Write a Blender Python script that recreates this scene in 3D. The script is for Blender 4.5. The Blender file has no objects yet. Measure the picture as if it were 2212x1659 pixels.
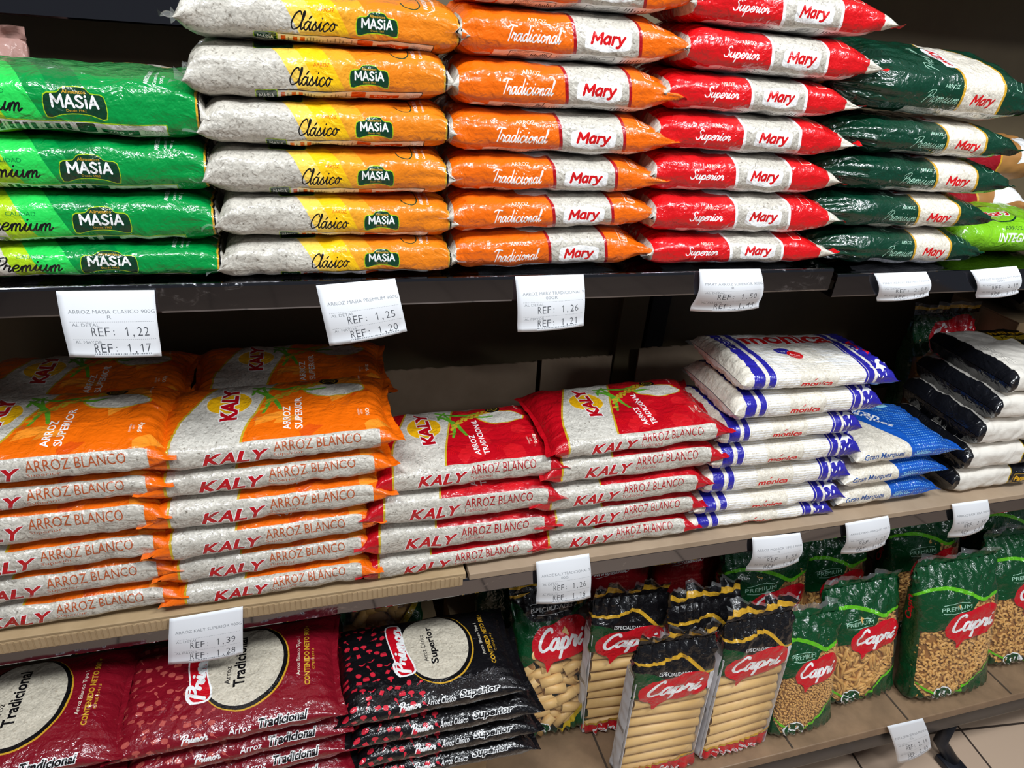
import bpy, bmesh, math, random
import numpy as np
from mathutils import Vector, Matrix
from mathutils.geometry import delaunay_2d_cdt

# ------------------------------------------------------------------ camera, world, lights, exposure
SC = bpy.context.scene
COL = SC.collection
PI = math.pi
cam_d = bpy.data.cameras.new('camera')
cam_d.sensor_fit = 'HORIZONTAL'; cam_d.sensor_width = 36.0
cam_d.lens = 1520.0 * 36.0 / 2212.0
cam_d.clip_start = 0.02; cam_d.clip_end = 60
cam = bpy.data.objects.new('camera', cam_d); COL.objects.link(cam)
_rx = Vector((0.9582, -0.2774, 0.0783)).normalized()      # camera right in the world
_rz = Vector((-0.2799, -0.8358, 0.4724)).normalized()     # camera backward in the world
_rx = (_rx - _rz * _rx.dot(_rz)).normalized()
_ry = _rz.cross(_rx)
cam.matrix_world = Matrix(((_rx.x, _ry.x, _rz.x, 0.0), (_rx.y, _ry.y, _rz.y, -0.80), (_rx.z, _ry.z, _rz.z, 1.55), (0, 0, 0, 1)))
SC.camera = cam
SC.view_settings.view_transform = 'Standard'
SC.view_settings.look = 'None'
SC.view_settings.gamma = 1.0
SC.view_settings.use_curve_mapping = False
SC.view_settings.exposure = 0.0

wd = bpy.data.worlds.new('shop_air'); SC.world = wd; wd.use_nodes = True
wd.node_tree.nodes['Background'].inputs[0].default_value = (0.80, 0.86, 1.0, 1)
wd.node_tree.nodes['Background'].inputs[1].default_value = 0.10

def area_lamp(name, loc, size, power, color, aim):
    d = bpy.data.lights.new(name, 'AREA'); d.shape = 'RECTANGLE'
    d.size, d.size_y = size; d.energy = power; d.color = color
    o = bpy.data.objects.new(name, d); COL.objects.link(o); o.location = loc
    o.rotation_euler = (Vector(aim) - Vector(loc)).to_track_quat('-Z', 'Y').to_euler()
    return o
# fluorescent tubes under the shop ceiling, above the aisle
area_lamp('ceiling_tube', (-0.45, -0.90, 2.75), (1.2, 0.06), 34, (0.93, 0.97, 1.0), (0.3, 0, 0.9))
area_lamp('ceiling_tube', (1.25, -0.95, 2.75), (1.2, 0.06), 36, (0.93, 0.97, 1.0), (0.9, 0, 0.9))
area_lamp('ceiling_tube', (1.90, -2.30, 2.75), (1.0, 0.08), 20, (0.93, 0.97, 1.0), (3.0, 0, 0.6))

# ------------------------------------------------------------------ materials
def lin(c):
    return tuple((v / 12.92 if v <= 0.04045 else ((v + 0.055) / 1.055) ** 2.4) for v in [x / 255.0 for x in c])
MATS = {}
def new_mat(name):
    m = bpy.data.materials.new(name); m.use_nodes = True
    nt = m.node_tree; b = nt.nodes['Principled BSDF']
    MATS[name] = m
    return m, nt, b
def N(nt, typ, **kw):
    n = nt.nodes.new(typ)
    for k, v in kw.items():
        if k.startswith('i_'): n.inputs[k[2:].replace('_', ' ')].default_value = v
        else: setattr(n, k, v)
    return n
def film_bump(nt, b, lump=0.5, crinkle=0.5, cs=45.0):
    tc = N(nt, 'ShaderNodeTexCoord')
    n1 = N(nt, 'ShaderNodeTexNoise', i_Scale=190.0, i_Detail=2.0)
    n2 = N(nt, 'ShaderNodeTexNoise', i_Scale=cs, i_Detail=3.0, i_Distortion=1.2)
    nt.links.new(tc.outputs['Object'], n1.inputs['Vector']); nt.links.new(tc.outputs['Object'], n2.inputs['Vector'])
    b1 = N(nt, 'ShaderNodeBump', i_Strength=lump, i_Distance=0.002)
    b2 = N(nt, 'ShaderNodeBump', i_Strength=crinkle, i_Distance=0.006)
    nt.links.new(n1.outputs['Fac'], b1.inputs['Height']); nt.links.new(n2.outputs['Fac'], b2.inputs['Height'])
    nt.links.new(b2.outputs['Normal'], b1.inputs['Normal'])
    nt.links.new(b1.outputs['Normal'], b.inputs['Normal'])
    if 'Coat Normal' in b.inputs: nt.links.new(b1.outputs['Normal'], b.inputs['Coat Normal'])
def film(name, rgb, rough=0.32, lump=0.5, crinkle=0.55, cs=45.0, coat=0.9):
    m, nt, b = new_mat(name)
    b.inputs['Base Color'].default_value = (*lin(rgb), 1)
    b.inputs['Roughness'].default_value = rough; b.inputs['Specular IOR Level'].default_value = 0.25
    b.inputs['Coat Weight'].default_value = coat; b.inputs['Coat Roughness'].default_value = 0.05
    film_bump(nt, b, lump, crinkle, cs)
    return m
def plain(name, rgb, rough=0.6, metal=0.0, noise=0.0, scale=30.0, rgb2=None, bump=0.0):
    m, nt, b = new_mat(name)
    b.inputs['Base Color'].default_value = (*lin(rgb), 1)
    b.inputs['Roughness'].default_value = rough; b.inputs['Metallic'].default_value = metal
    if rgb2 or bump:
        tc = N(nt, 'ShaderNodeTexCoord')
        n = N(nt, 'ShaderNodeTexNoise', i_Scale=scale, i_Detail=5.0, i_Roughness=0.6)
        nt.links.new(tc.outputs['Object'], n.inputs['Vector'])
        if rgb2:
            r = N(nt, 'ShaderNodeValToRGB')
            r.color_ramp.elements[0].position = 0.35; r.color_ramp.elements[1].position = 0.65
            r.color_ramp.elements[0].color = (*lin(rgb), 1); r.color_ramp.elements[1].color = (*lin(rgb2), 1)
            nt.links.new(n.outputs['Fac'], r.inputs['Fac']); nt.links.new(r.outputs['Color'], b.inputs['Base Color'])
        if bump:
            bp = N(nt, 'ShaderNodeBump', i_Strength=bump, i_Distance=0.002)
            nt.links.new(n.outputs['Fac'], bp.inputs['Height']); nt.links.new(bp.outputs['Normal'], b.inputs['Normal'])
    return m
def rice_mat(name, light, gap, gl=0.62, crinkle=0.3):
    """white rice grains seen through clear film; UV is in metres on the bag"""
    m, nt, b = new_mat(name)
    uv = N(nt, 'ShaderNodeUVMap')
    nz = N(nt, 'ShaderNodeTexNoise', i_Scale=90.0, i_Detail=1.0)
    nt.links.new(uv.outputs['UV'], nz.inputs['Vector'])
    prev = None
    for k, (rot, seed) in enumerate(((0.5, 0.0), (2.0, 3.3), (-0.5, 7.1))):
        mp = N(nt, 'ShaderNodeMapping'); mp.inputs['Rotation'].default_value = (0, 0, rot)
        mp.inputs['Location'].default_value = (seed, seed, 0)
        mp.inputs['Scale'].default_value = (1.0, 1.0, 1.0)
        nt.links.new(uv.outputs['UV'], mp.inputs['Vector'])
        sc = N(nt, 'ShaderNodeVectorMath', operation='MULTIPLY'); sc.inputs[1].default_value = (170.0, 480.0, 1.0)
        nt.links.new(mp.outputs['Vector'], sc.inputs[0])
        v = N(nt, 'ShaderNodeTexVoronoi', i_Scale=1.0, i_Randomness=1.0); v.voronoi_dimensions = '2D'
        nt.links.new(sc.outputs[0], v.inputs['Vector'])
        if prev is None: prev = v
        else:
            n2 = N(nt, 'ShaderNodeTexNoise', i_Scale=160.0 + 40 * k, i_Detail=0.0)
            mo = N(nt, 'ShaderNodeMapping'); mo.inputs['Location'].default_value = (seed * 2, 1, 0)
            nt.links.new(uv.outputs['UV'], mo.inputs['Vector']); nt.links.new(mo.outputs['Vector'], n2.inputs['Vector'])
            gt = N(nt, 'ShaderNodeMath', operation='GREATER_THAN'); gt.inputs[1].default_value = 0.5 + 0.04 * k
            nt.links.new(n2.outputs['Fac'], gt.inputs[0])
            mx = N(nt, 'ShaderNodeMix', data_type='RGBA')
            c = N(nt, 'ShaderNodeCombineColor'); 
            sepv = N(nt, 'ShaderNodeSeparateColor'); nt.links.new(v.outputs['Color'], sepv.inputs[0])
            nt.links.new(v.outputs['Distance'], c.inputs[0]); nt.links.new(sepv.outputs[0], c.inputs[1])
            nt.links.new(gt.outputs[0], mx.inputs['Factor'])
            if isinstance(prev, tuple): nt.links.new(prev[0], mx.inputs['A'])
            else:
                c0 = N(nt, 'ShaderNodeCombineColor'); s0 = N(nt, 'ShaderNodeSeparateColor')
                nt.links.new(prev.outputs['Color'], s0.inputs[0])
                nt.links.new(prev.outputs['Distance'], c0.inputs[0]); nt.links.new(s0.outputs[0], c0.inputs[1])
                nt.links.new(c0.outputs[0], mx.inputs['A'])
            nt.links.new(c.outputs[0], mx.inputs['B'])
            prev = (mx.outputs['Result'],)
    sp = N(nt, 'ShaderNodeSeparateColor'); nt.links.new(prev[0], sp.inputs[0])
    r = N(nt, 'ShaderNodeValToRGB')
    e = r.color_ramp.elements
    e[0].position = 0.0; e[0].color = (*lin(light), 1)
    e[1].position = 0.95; e[1].color = (*lin(gap), 1)  # gap tone: the fine shadows between grains are put into the colour
    x = e.new(gl); x.color = (*[v * 0.90 for v in lin(light)], 1)
    nt.links.new(sp.outputs[0], r.inputs['Fac'])
    t = N(nt, 'ShaderNodeMapRange', i_To_Min=0.80, i_To_Max=1.06); nt.links.new(sp.outputs[1], t.inputs['Value'])
    ml = N(nt, 'ShaderNodeMix', data_type='RGBA', blend_type='MULTIPLY'); ml.inputs['Factor'].default_value = 1
    nt.links.new(r.outputs['Color'], ml.inputs['A']); nt.links.new(t.outputs[0], ml.inputs['B'])
    nt.links.new(ml.outputs['Result'], b.inputs['Base Color'])
    b.inputs['Roughness'].default_value = 0.45
    b.inputs['Coat Weight'].default_value = 0.7; b.inputs['Coat Roughness'].default_value = 0.05
    film_bump(nt, b, 0.55, crinkle + 0.15)
    return m
def clear_mat(name, tint=(1, 1, 1), base=0.04, rough=0.05, haze=0.0, crinkle=0.5):
    m, nt, b = new_mat(name)
    nt.nodes.remove(b)
    out = nt.nodes['Material Output']
    tr = N(nt, 'ShaderNodeBsdfTransparent'); tr.inputs[0].default_value = (*tint, 1)
    gl = N(nt, 'ShaderNodeBsdfGlossy'); gl.inputs['Roughness'].default_value = rough; gl.inputs[0].default_value = (1, 1, 1, 1)
    lw = N(nt, 'ShaderNodeFresnel', i_IOR=1.5)
    mx = N(nt, 'ShaderNodeMixShader')
    class _B: pass
    tc = N(nt, 'ShaderNodeTexCoord'); n2 = N(nt, 'ShaderNodeTexNoise', i_Scale=45.0, i_Detail=3.0, i_Distortion=1.2)
    nt.links.new(tc.outputs['Object'], n2.inputs['Vector'])
    bp = N(nt, 'ShaderNodeBump', i_Strength=crinkle, i_Distance=0.006); nt.links.new(n2.outputs['Fac'], bp.inputs['Height'])
    nt.links.new(bp.outputs['Normal'], gl.inputs['Normal']); nt.links.new(bp.outputs['Normal'], lw.inputs['Normal'])
    ge = N(nt, 'ShaderNodeNewGeometry'); su = N(nt, 'ShaderNodeMath', operation='SUBTRACT'); su.inputs[0].default_value = 1.0; nt.links.new(ge.outputs['Backfacing'], su.inputs[1])
    mu = N(nt, 'ShaderNodeMath', operation='MULTIPLY'); nt.links.new(lw.outputs[0], mu.inputs[0]); nt.links.new(su.outputs[0], mu.inputs[1])
    nt.links.new(mu.outputs[0], mx.inputs[0]); nt.links.new(tr.outputs[0], mx.inputs[1]); nt.links.new(gl.outputs[0], mx.inputs[2])
    last = mx
    if haze > 0:
        df = N(nt, 'ShaderNodeBsdfDiffuse'); df.inputs[0].default_value = (0.8, 0.82, 0.82, 1)
        m2 = N(nt, 'ShaderNodeMixShader'); m2.inputs[0].default_value = haze
        nt.links.new(mx.outputs[0], m2.inputs[1]); nt.links.new(df.outputs[0], m2.inputs[2]); last = m2
    nt.links.new(last.outputs[0], out.inputs['Surface'])
    return m

rice_mat('rice_grey', (208, 202, 190), (134, 126, 114))
rice_mat('rice_white', (220, 215, 204), (146, 138, 126))
rice_mat('rice_cream', (238, 230, 214), (204, 190, 168))
rice_mat('rice_fine', (222, 212, 192), (182, 167, 146))
for nm, rgb in {
    'ink_orange': (238, 106, 10), 'ink_deep_orange': (222, 84, 14), 'ink_tangerine': (248, 146, 40),
    'ink_masia_orange': (232, 128, 24), 'ink_masia_light': (238, 160, 40), 'ink_yellow': (246, 192, 20), 'ink_pale_yellow': (248, 206, 84),
    'ink_red': (212, 18, 24), 'ink_dark_red': (166, 10, 22), 'ink_kaly_red': (188, 10, 26), 'ink_kaly_red_light': (206, 24, 34),
    'ink_green': (0, 142, 62), 'ink_green_mid': (0, 122, 56), 'ink_light_green': (40, 206, 84), 'ink_lime': (168, 204, 26),
    'ink_dark_green': (8, 56, 38), 'ink_badge_green': (12, 60, 38), 'ink_bottle_green': (8, 62, 36), 'ink_capri_green': (10, 68, 34),
    'ink_bright_green': (98, 190, 30), 'ink_leaf': (96, 168, 44), 'ink_lime_bag': (130, 200, 30),
    'ink_white': (246, 246, 246), 'ink_grey': (150, 150, 150), 'ink_black': (18, 17, 20), 'ink_gold': (206, 158, 44), 'ink_sun': (246, 186, 20),
    'ink_brown': (176, 84, 44), 'ink_wheat': (196, 164, 40),
    'ink_maroon': (128, 16, 32), 'ink_salmon': (186, 84, 76), 'ink_crimson': (214, 40, 60),
    'ink_blue': (42, 38, 158), 'ink_royal': (22, 86, 182), 'ink_sky': (110, 170, 224), 'ink_text_blue': (40, 84, 150), 'ink_pale_cyan': (150, 214, 236),
    'ink_cream': (232, 224, 206), 'ink_capri_red': (206, 16, 34), 'ink_mint': (170, 214, 190)}.items():
    film(nm, rgb)
film('film_black_wrinkled', (20, 21, 26), 0.30, 0.1, 0.9, 30.0)
film('film_green_wrinkled', (8, 50, 32), 0.30, 0.15, 1.0, 30.0)
film('film_white_sack', (228, 222, 212), 0.42, 0.2, 0.6, 20.0, 0.35)
film('film_red_pack', (150, 14, 28), 0.35, 0.1, 0.6, 30.0)
film('film_pink_pack', (170, 130, 120), 0.5, 0.1, 0.4, 30.0, 0.2)
clear_mat('clear_film', (0.97, 0.98, 0.98), haze=0.10)
clear_mat('clear_window', (0.99, 0.98, 0.96), haze=0.02, crinkle=0.35)
plain('pasta', (220, 170, 96), 0.5, rgb2=(208, 154, 80), scale=60)
plain('pasta_dark', (160, 110, 54), 0.6)  # shade inside tubes and between pasta pieces put into the colour; also brown film
plain('pasta_tan', (232, 194, 130), 0.45, rgb2=(224, 182, 116), scale=30)
plain('paper', (240, 243, 248), 0.75)
plain('thermal_ink', (70, 74, 82), 0.8)
plain('thermal_faint', (140, 145, 152), 0.8)
plain('tray_board', (214, 212, 214), 0.7)
plain('back_panel', (92, 79, 57), 0.55, rgb2=(104, 90, 66), scale=4)
plain('dark_slot', (26, 24, 22), 0.6)
plain('upright_paint', (104, 92, 68), 0.5)
plain('cardboard', (178, 152, 116), 0.8, rgb2=(166, 140, 104), scale=25, bump=0.2)
plain('cardboard_grey', (172, 150, 126), 0.85, rgb2=(160, 138, 114), scale=12, bump=0.15)
plain('cardboard_torn', (214, 204, 188), 0.9)
plain('bottom_board', (150, 122, 94), 0.42, rgb2=(128, 104, 80), scale=18, bump=0.25)
plain('board_seam', (70, 58, 46), 0.7)
plain('pipe_black', (34, 36, 44), 0.35, rgb2=(24, 25, 30), scale=30)
# polished dark shelf steel with scuffs
m, nt, b = new_mat('shelf_steel')
tc = N(nt, 'ShaderNodeTexCoord'); mp = N(nt, 'ShaderNodeMapping'); mp.inputs['Scale'].default_value = (1, 1, 1.6)
nz = N(nt, 'ShaderNodeTexNoise', i_Scale=34.0, i_Detail=8.0, i_Roughness=0.75, i_Distortion=1.5)
nl = N(nt, 'ShaderNodeTexNoise', i_Scale=5.0, i_Detail=1.0)
nt.links.new(tc.outputs['Object'], mp.inputs[0]); nt.links.new(mp.outputs[0], nz.inputs['Vector']); nt.links.new(tc.outputs['Object'], nl.inputs['Vector'])
ad = N(nt, 'ShaderNodeMath', operation='MULTIPLY'); nt.links.new(nz.outputs['Fac'], ad.inputs[0]); nt.links.new(nl.outputs['Fac'], ad.inputs[1])
r = N(nt, 'ShaderNodeValToRGB'); r.color_ramp.elements[0].position = 0.34; r.color_ramp.elements[1].position = 0.42
r.color_ramp.elements[0].color = (0.20, 0.20, 0.22, 1); r.color_ramp.elements[1].color = (0.40, 0.40, 0.42, 1)
r2 = N(nt, 'ShaderNodeMapRange', i_From_Min=0.33, i_From_Max=0.42, i_To_Min=0.05, i_To_Max=0.32)
nt.links.new(ad.outputs[0], r.inputs['Fac']); nt.links.new(ad.outputs[0], r2.inputs['Value'])
nt.links.new(r.outputs['Color'], b.inputs['Base Color']); nt.links.new(r2.outputs[0], b.inputs['Roughness'])
b.inputs['Metallic'].default_value = 1.0
# ceramic floor tiles
m, nt, b = new_mat('floor_tile')
tc = N(nt, 'ShaderNodeTexCoord'); mp = N(nt, 'ShaderNodeMapping'); mp.inputs['Rotation'].default_value = (0, 0, 0.12); mp.inputs['Location'].default_value = (0.10, 0.17, 0)
br = N(nt, 'ShaderNodeTexBrick', offset=0.0); br.inputs['Scale'].default_value = 1.0
br.inputs['Brick Width'].default_value = 0.33; br.inputs['Row Height'].default_value = 0.33; br.inputs['Mortar Size'].default_value = 0.003
br.inputs['Color1'].default_value = (*lin((206, 180, 156)), 1); br.inputs['Color2'].default_value = (*lin((198, 172, 150)), 1); br.inputs['Mortar'].default_value = (*lin((70, 60, 54)), 1)
nt.links.new(tc.outputs['Object'], mp.inputs[0]); nt.links.new(mp.outputs[0], br.inputs['Vector']); nt.links.new(br.outputs['Color'], b.inputs['Base Color'])
b.inputs['Roughness'].default_value = 0.3
M = MATS

# ------------------------------------------------------------------ object helpers
def empty(name, loc=(0, 0, 0), rot=(0, 0, 0), label=None, cat=None, group=None):
    o = bpy.data.objects.new(name, None); COL.objects.link(o)
    o.empty_display_size = 0.05; o.location = loc; o.rotation_euler = rot
    if label: o['label'] = label
    if cat: o['category'] = cat
    if group: o['group'] = group
    return o
def mesh_obj(name, V, F, mats, parent=None, mi=None, uv=None, smooth=True):
    me = bpy.data.meshes.new(name)
    me.from_pydata([tuple(v) for v in V], [], [tuple(f) for f in F])
    for m in mats: me.materials.append(M[m] if isinstance(m, str) else m)
    n = len(me.polygons)
    if mi is not None: me.polygons.foreach_set('material_index', np.asarray(mi, dtype=np.int32))
    me.polygons.foreach_set('use_smooth', np.full(n, smooth, dtype=bool))
    if uv is not None:
        l = me.uv_layers.new(name='UVMap')
        vi = np.empty(len(me.loops), dtype=np.int32); me.loops.foreach_get('vertex_index', vi)
        l.data.foreach_set('uv', np.asarray(uv, dtype=np.float32)[vi].ravel())
    me.update()
    o = bpy.data.objects.new(name, me); COL.objects.link(o)
    if parent: o.parent = parent
    return o
class MB:
    """collects shapes for ONE mesh"""
    def __init__(s): s.V = []; s.F = []; s.I = []
    def add(s, V, F, i=0):
        k = len(s.V); s.V += [tuple(v) for v in V]; s.F += [tuple(x + k for x in f) for f in F]; s.I += [i] * len(F)
    def box(s, x0, x1, y0, y1, z0, z1, i=0, bev=0.0):
        if bev <= 0:
            V = [(x, y, z) for x in (x0, x1) for y in (y0, y1) for z in (z0, z1)]
            s.add(V, [(0, 1, 3, 2), (4, 6, 7, 5), (0, 4, 5, 1), (2, 3, 7, 6), (0, 2, 6, 4), (1, 5, 7, 3)], i); return
        bm = bmesh.new(); bmesh.ops.create_cube(bm, size=1)
        for v in bm.verts: v.co = Vector((x0 + (v.co.x + .5) * (x1 - x0), y0 + (v.co.y + .5) * (y1 - y0), z0 + (v.co.z + .5) * (z1 - z0)))
        bmesh.ops.bevel(bm, geom=bm.edges[:], offset=bev, segments=2, affect='EDGES', profile=0.5)
        bm.verts.index_update(); s.add([v.co[:] for v in bm.verts], [[v.index for v in f.verts] for f in bm.faces], i); bm.free()
    def tube(s, pts, r, n=12, i=0, cap=True):
        pts = [Vector(p) for p in pts]; rings = []
        for k, p in enumerate(pts):
            t = (pts[min(k + 1, len(pts) - 1)] - pts[max(k - 1, 0)]).normalized()
            a = t.orthogonal().normalized() if k == 0 else (a - t * a.dot(t)).normalized()
            c = t.cross(a)
            rings.append([p + a * (r * math.cos(2 * PI * j / n)) + c * (r * math.sin(2 * PI * j / n)) for j in range(n)])
        V = [v for g in rings for v in g]
        F = [(k * n + j, k * n + (j + 1) % n, (k + 1) * n + (j + 1) % n, (k + 1) * n + j) for k in range(len(pts) - 1) for j in range(n)]
        if cap: F += [tuple(range(n))[::-1], tuple((len(pts) - 1) * n + j for j in range(n))]
        s.add(V, F, i)
    def build(s, name, mats, parent=None, smooth=False):
        return mesh_obj(name, s.V, s.F, mats if isinstance(mats, (list, tuple)) else [mats], parent, s.I, None, smooth)

# ------------------------------------------------------------------ flat art: everything in millimetres
def rect(x0, y0, x1, y1): return [[(x0, y0), (x1, y0), (x1, y1), (x0, y1)]]
def poly(*p): return [list(p)]
def ell(cx, cy, rx, ry, n=28, rot=0.0):
    c, s_ = math.cos(rot), math.sin(rot); o = []
    for k in range(n):
        x, y = rx * math.cos(2 * PI * k / n), ry * math.sin(2 * PI * k / n)
        o.append((cx + x * c - y * s_, cy + x * s_ + y * c))
    return [o]
def rrect(x0, y0, x1, y1, r, n=4):
    o = []
    for cx, cy, a in ((x1 - r, y1 - r, 0), (x0 + r, y1 - r, 90), (x0 + r, y0 + r, 180), (x1 - r, y0 + r, 270)):
        for k in range(n + 1):
            t = math.radians(a + 90 * k / n); o.append((cx + r * math.cos(t), cy + r * math.sin(t)))
    return [o]
def catmull(p, m=5, closed=False):
    p = [np.array(q, float) for q in p]; n = len(p); o = []
    if n == 2 and not closed: return [tuple(p[0]), tuple(p[1])]
    for k in range(n if closed else n - 1):
        a, b, c, d = (p[(k - 1) % n], p[k], p[(k + 1) % n], p[(k + 2) % n]) if closed else (p[max(k - 1, 0)], p[k], p[k + 1], p[min(k + 2, n - 1)])
        for j in range(m):
            t = j / m; o.append(tuple(0.5 * ((2 * b) + (c - a) * t + (2 * a - 5 * b + 4 * c - d) * t * t + (3 * b - a - 3 * c + d) * t ** 3)))
    if not closed: o.append(tuple(p[-1]))
    return o
def blob(pts, m=5): return [catmull(pts, m, True)]
def ribbon(path, w, taper=False):
    """a brush stroke of width w along a path, as quads"""
    P_ = [np.array(q, float) for q in path]; n = len(P_); L_, R_ = [], []
    for k in range(n):
        t = P_[min(k + 1, n - 1)] - P_[max(k - 1, 0)]; l = np.hypot(*t) or 1; t /= l
        ww = w * (0.55 + 0.45 * math.sin(PI * min(max(k / max(n - 1, 1), .08), .92))) if taper else w
        nn = np.array((-t[1], t[0])) * ww / 2; L_.append(P_[k] + nn); R_.append(P_[k] - nn)
    o = [[tuple(R_[k]), tuple(R_[k + 1]), tuple(L_[k + 1]), tuple(L_[k])] for k in range(n - 1)]
    for e in (0, n - 1): o += ell(P_[e][0], P_[e][1], np.hypot(*(L_[e] - R_[e])) / 2, np.hypot(*(L_[e] - R_[e])) / 2, 7)
    return o
_TX = {}
def raw_text(s, bold=0.0):
    k = (s, bold)
    if k not in _TX:
        c = bpy.data.curves.new('t', 'FONT'); c.body = s; c.resolution_u = 2; c.offset = bold; c.fill_mode = 'FRONT'
        o = bpy.data.objects.new('t', c); me = o.to_mesh()
        V = [v.co[:2] for v in me.vertices]; _TX[k] = [[tuple(V[i]) for i in p.vertices] for p in me.polygons]
        o.to_mesh_clear(); bpy.data.objects.remove(o); bpy.data.curves.remove(c)
    return _TX[k]
def place(polys, x0, y0, w=None, h=None, rot=0.0, shear=0.0, ref=None):
    """fit to a box of width w and height h with its lower left corner at x0, y0, then turn about that corner"""
    ref = ref or polys
    q = np.array([p for f in ref for p in f]); lo = q.min(0); sz = np.maximum(q.max(0) - lo, 1e-9)
    if w is None: w = sz[0] * h / sz[1]
    if h is None: h = sz[1] * w / sz[0]
    sx, sy = w / sz[0], h / sz[1]; c, s_ = math.cos(rot), math.sin(rot); o = []
    for f in polys:
        g = []
        for x, y in f:
            X, Y = (x - lo[0]) * sx, (y - lo[1]) * sy; X += Y * shear
            g.append((x0 + X * c - Y * s_, y0 + X * s_ + Y * c))
        o.append(g)
    return o
def text(s, x0, y0, w=None, h=None, rot=0.0, shear=0.0, bold=0.0):
    return place(raw_text(s, bold), x0, y0, w, h, rot, shear)
def text2(s, x0, y0, w, h, rot=0.0, shear=0.0, bold=0.0, halo=0.05):
    """letters and their outline, registered to each other"""
    a = raw_text(s, bold); return place(raw_text(s, bold + halo), x0, y0, w, h, rot, shear, a), place(a, x0, y0, w, h, rot, shear)
GL = {  # single-stroke brush script: strokes, advance
 'a': ([[(.75, .85), (.4, 1), (.05, .55), (.2, .05), (.5, .15), (.8, .9)], [(.82, .98), (.75, .3), (.9, 0), (1.15, .35)]], 1.08),
 'c': ([[(.75, .8), (.5, 1), (.1, .6), (.2, .05), (.5, 0), (.95, .4)]], .88),
 'd': ([[(.75, .85), (.4, 1), (.05, .55), (.2, .05), (.5, .15), (.8, .8)], [(.95, 2), (.8, .7), (.8, .15), (.95, 0), (1.15, .35)]], 1.08),
 'e': ([[(.1, .45), (.6, .6), (.65, .95), (.35, 1), (.1, .5), (.25, .03), (.6, .05), (.95, .4)]], .88),
 'i': ([[(0, .35), (.28, .95)], [(.3, 1), (.22, .3), (.35, 0), (.65, .35)], [(.34, 1.42), (.37, 1.5)]], .6),
 'l': ([[(0, .35), (.38, 1.4), (.42, 2), (.25, 1.9), (.2, .6), (.3, 0), (.6, .35)]], .56),
 'm': ([[(0, .4), (.2, .95), (.2, 0)], [(.2, .4), (.45, .97), (.6, .8), (.6, 0)], [(.6, .4), (.85, .97), (1, .8), (1, .2), (1.1, 0), (1.35, .35)]], 1.3),
 'n': ([[(0, .4), (.2, .95), (.2, 0)], [(.2, .4), (.45, .97), (.62, .8), (.62, .2), (.75, 0), (1, .35)]], .95),
 'o': ([[(.45, 1), (.08, .55), (.35, 0), (.72, .5), (.45, 1), (.7, .82), (.98, .8)]], .9),
 'p': ([[(0, .4), (.25, 1), (.15, -.9)], [(.2, .5), (.5, 1), (.8, .6), (.55, .02), (.22, .12)], [(.55, .02), (1, .35)]], 1.0),
 'r': ([[(0, .4), (.2, 1.1), (.3, .86), (.6, .92), (.5, .3), (.6, 0), (.85, .35)]], .8),
 's': ([[(0, .3), (.42, 1.05), (.38, .75), (.6, .3), (.35, 0), (.05, .15)], [(.45, .05), (.8, .35)]], .78),
 'u': ([[(0, .4), (.2, 1), (.15, .25), (.4, 0), (.7, .5), (.78, 1)], [(.78, 1), (.75, .2), (.9, 0), (1.15, .35)]], 1.1),
 'C': ([[(1.2, 1.7), (1, 2.05), (.45, 1.7), (.1, .7), (.45, 0), (1, .2), (1.3, .5)]], 1.2),
 'T': ([[(0, 1.7), (.5, 2), (1.5, 1.9)], [(.85, 1.95), (.65, 1), (.5, 0)]], 1.0),
 'S': ([[(1.25, 1.7), (.9, 2.05), (.5, 1.6), (.9, 1), (.9, .2), (.4, 0), (0, .4)]], 1.2),
 'P': ([[(.6, 1.8), (.42, .9), (.25, -.3)], [(-.1, 1.4), (.3, 2), (1.1, 2.1), (1.25, 1.5), (.8, 1), (.4, 1)]], 1.12)}
GL['á'] = (GL['a'][0] + [[(.55, 1.3), (.8, 1.6)]], 1.08)
def script(s, x0, y0, w, h, rot=0.0, wt=0.16, shear=0.28, taper=False, m=3):
    o = []; x = 0.0; ref = []
    for ch in s:
        st, adv = GL[ch]
        for q in st:
            path = [(x + a + b * shear, b) for a, b in catmull(q, m)]
            ref.append(path); o.append(path)
        x += adv
    rb = [f for p in o for f in ribbon(p, wt, taper)]
    return place(rb, x0, y0, w, h, rot, 0.0, ref)

SANS = {'M': ([[(0, 0), (.04, 1)], [(.04, 1), (.45, .32)], [(.45, .32), (.86, 1)], [(.86, 1), (.9, 0)]], 1.12), 'A': ([[(0, 0), (.38, 1)], [(.38, 1), (.76, 0)], [(.16, .32), (.6, .32)]], .96),
 'S': ([catmull([(.6, .84), (.32, 1), (.05, .78), (.32, .5), (.58, .24), (.3, 0), (0, .16)], 4)], .82), 'i': ([[(.08, 0), (.08, .66)], [(.07, .95), (.09, .97)]], .38), 'I': ([[(.08, 0), (.08, 1)]], .38),
 'a': ([catmull([(.5, .62), (.25, .7), (.02, .36), (.2, .02), (.5, .2)], 4), [(.53, .68), (.53, .02)]], .78), 'r': ([[(.06, 0), (.06, .68)], catmull([(.06, .4), (.2, .66), (.42, .64)], 4)], .56), 'y': ([[(.02, .68), (.3, .08)], catmull([(.6, .68), (.36, .1), (.2, -.24), (0, -.26)], 4)], .7)}
def sans(s, x0, y0, w, h, wt=.2, shear=0.0, rot=0.0):
    o = []; x = 0.0; ref = []
    for ch in s:
        st, adv = SANS[ch]
        for q in st: path = [(x + a + b * shear, b) for a, b in q]; ref.append(path); o.append(path)
        x += adv
    return place([f for p in o for f in ribbon(p, wt)], x0, y0, w, h, rot, 0.0, ref)
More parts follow.
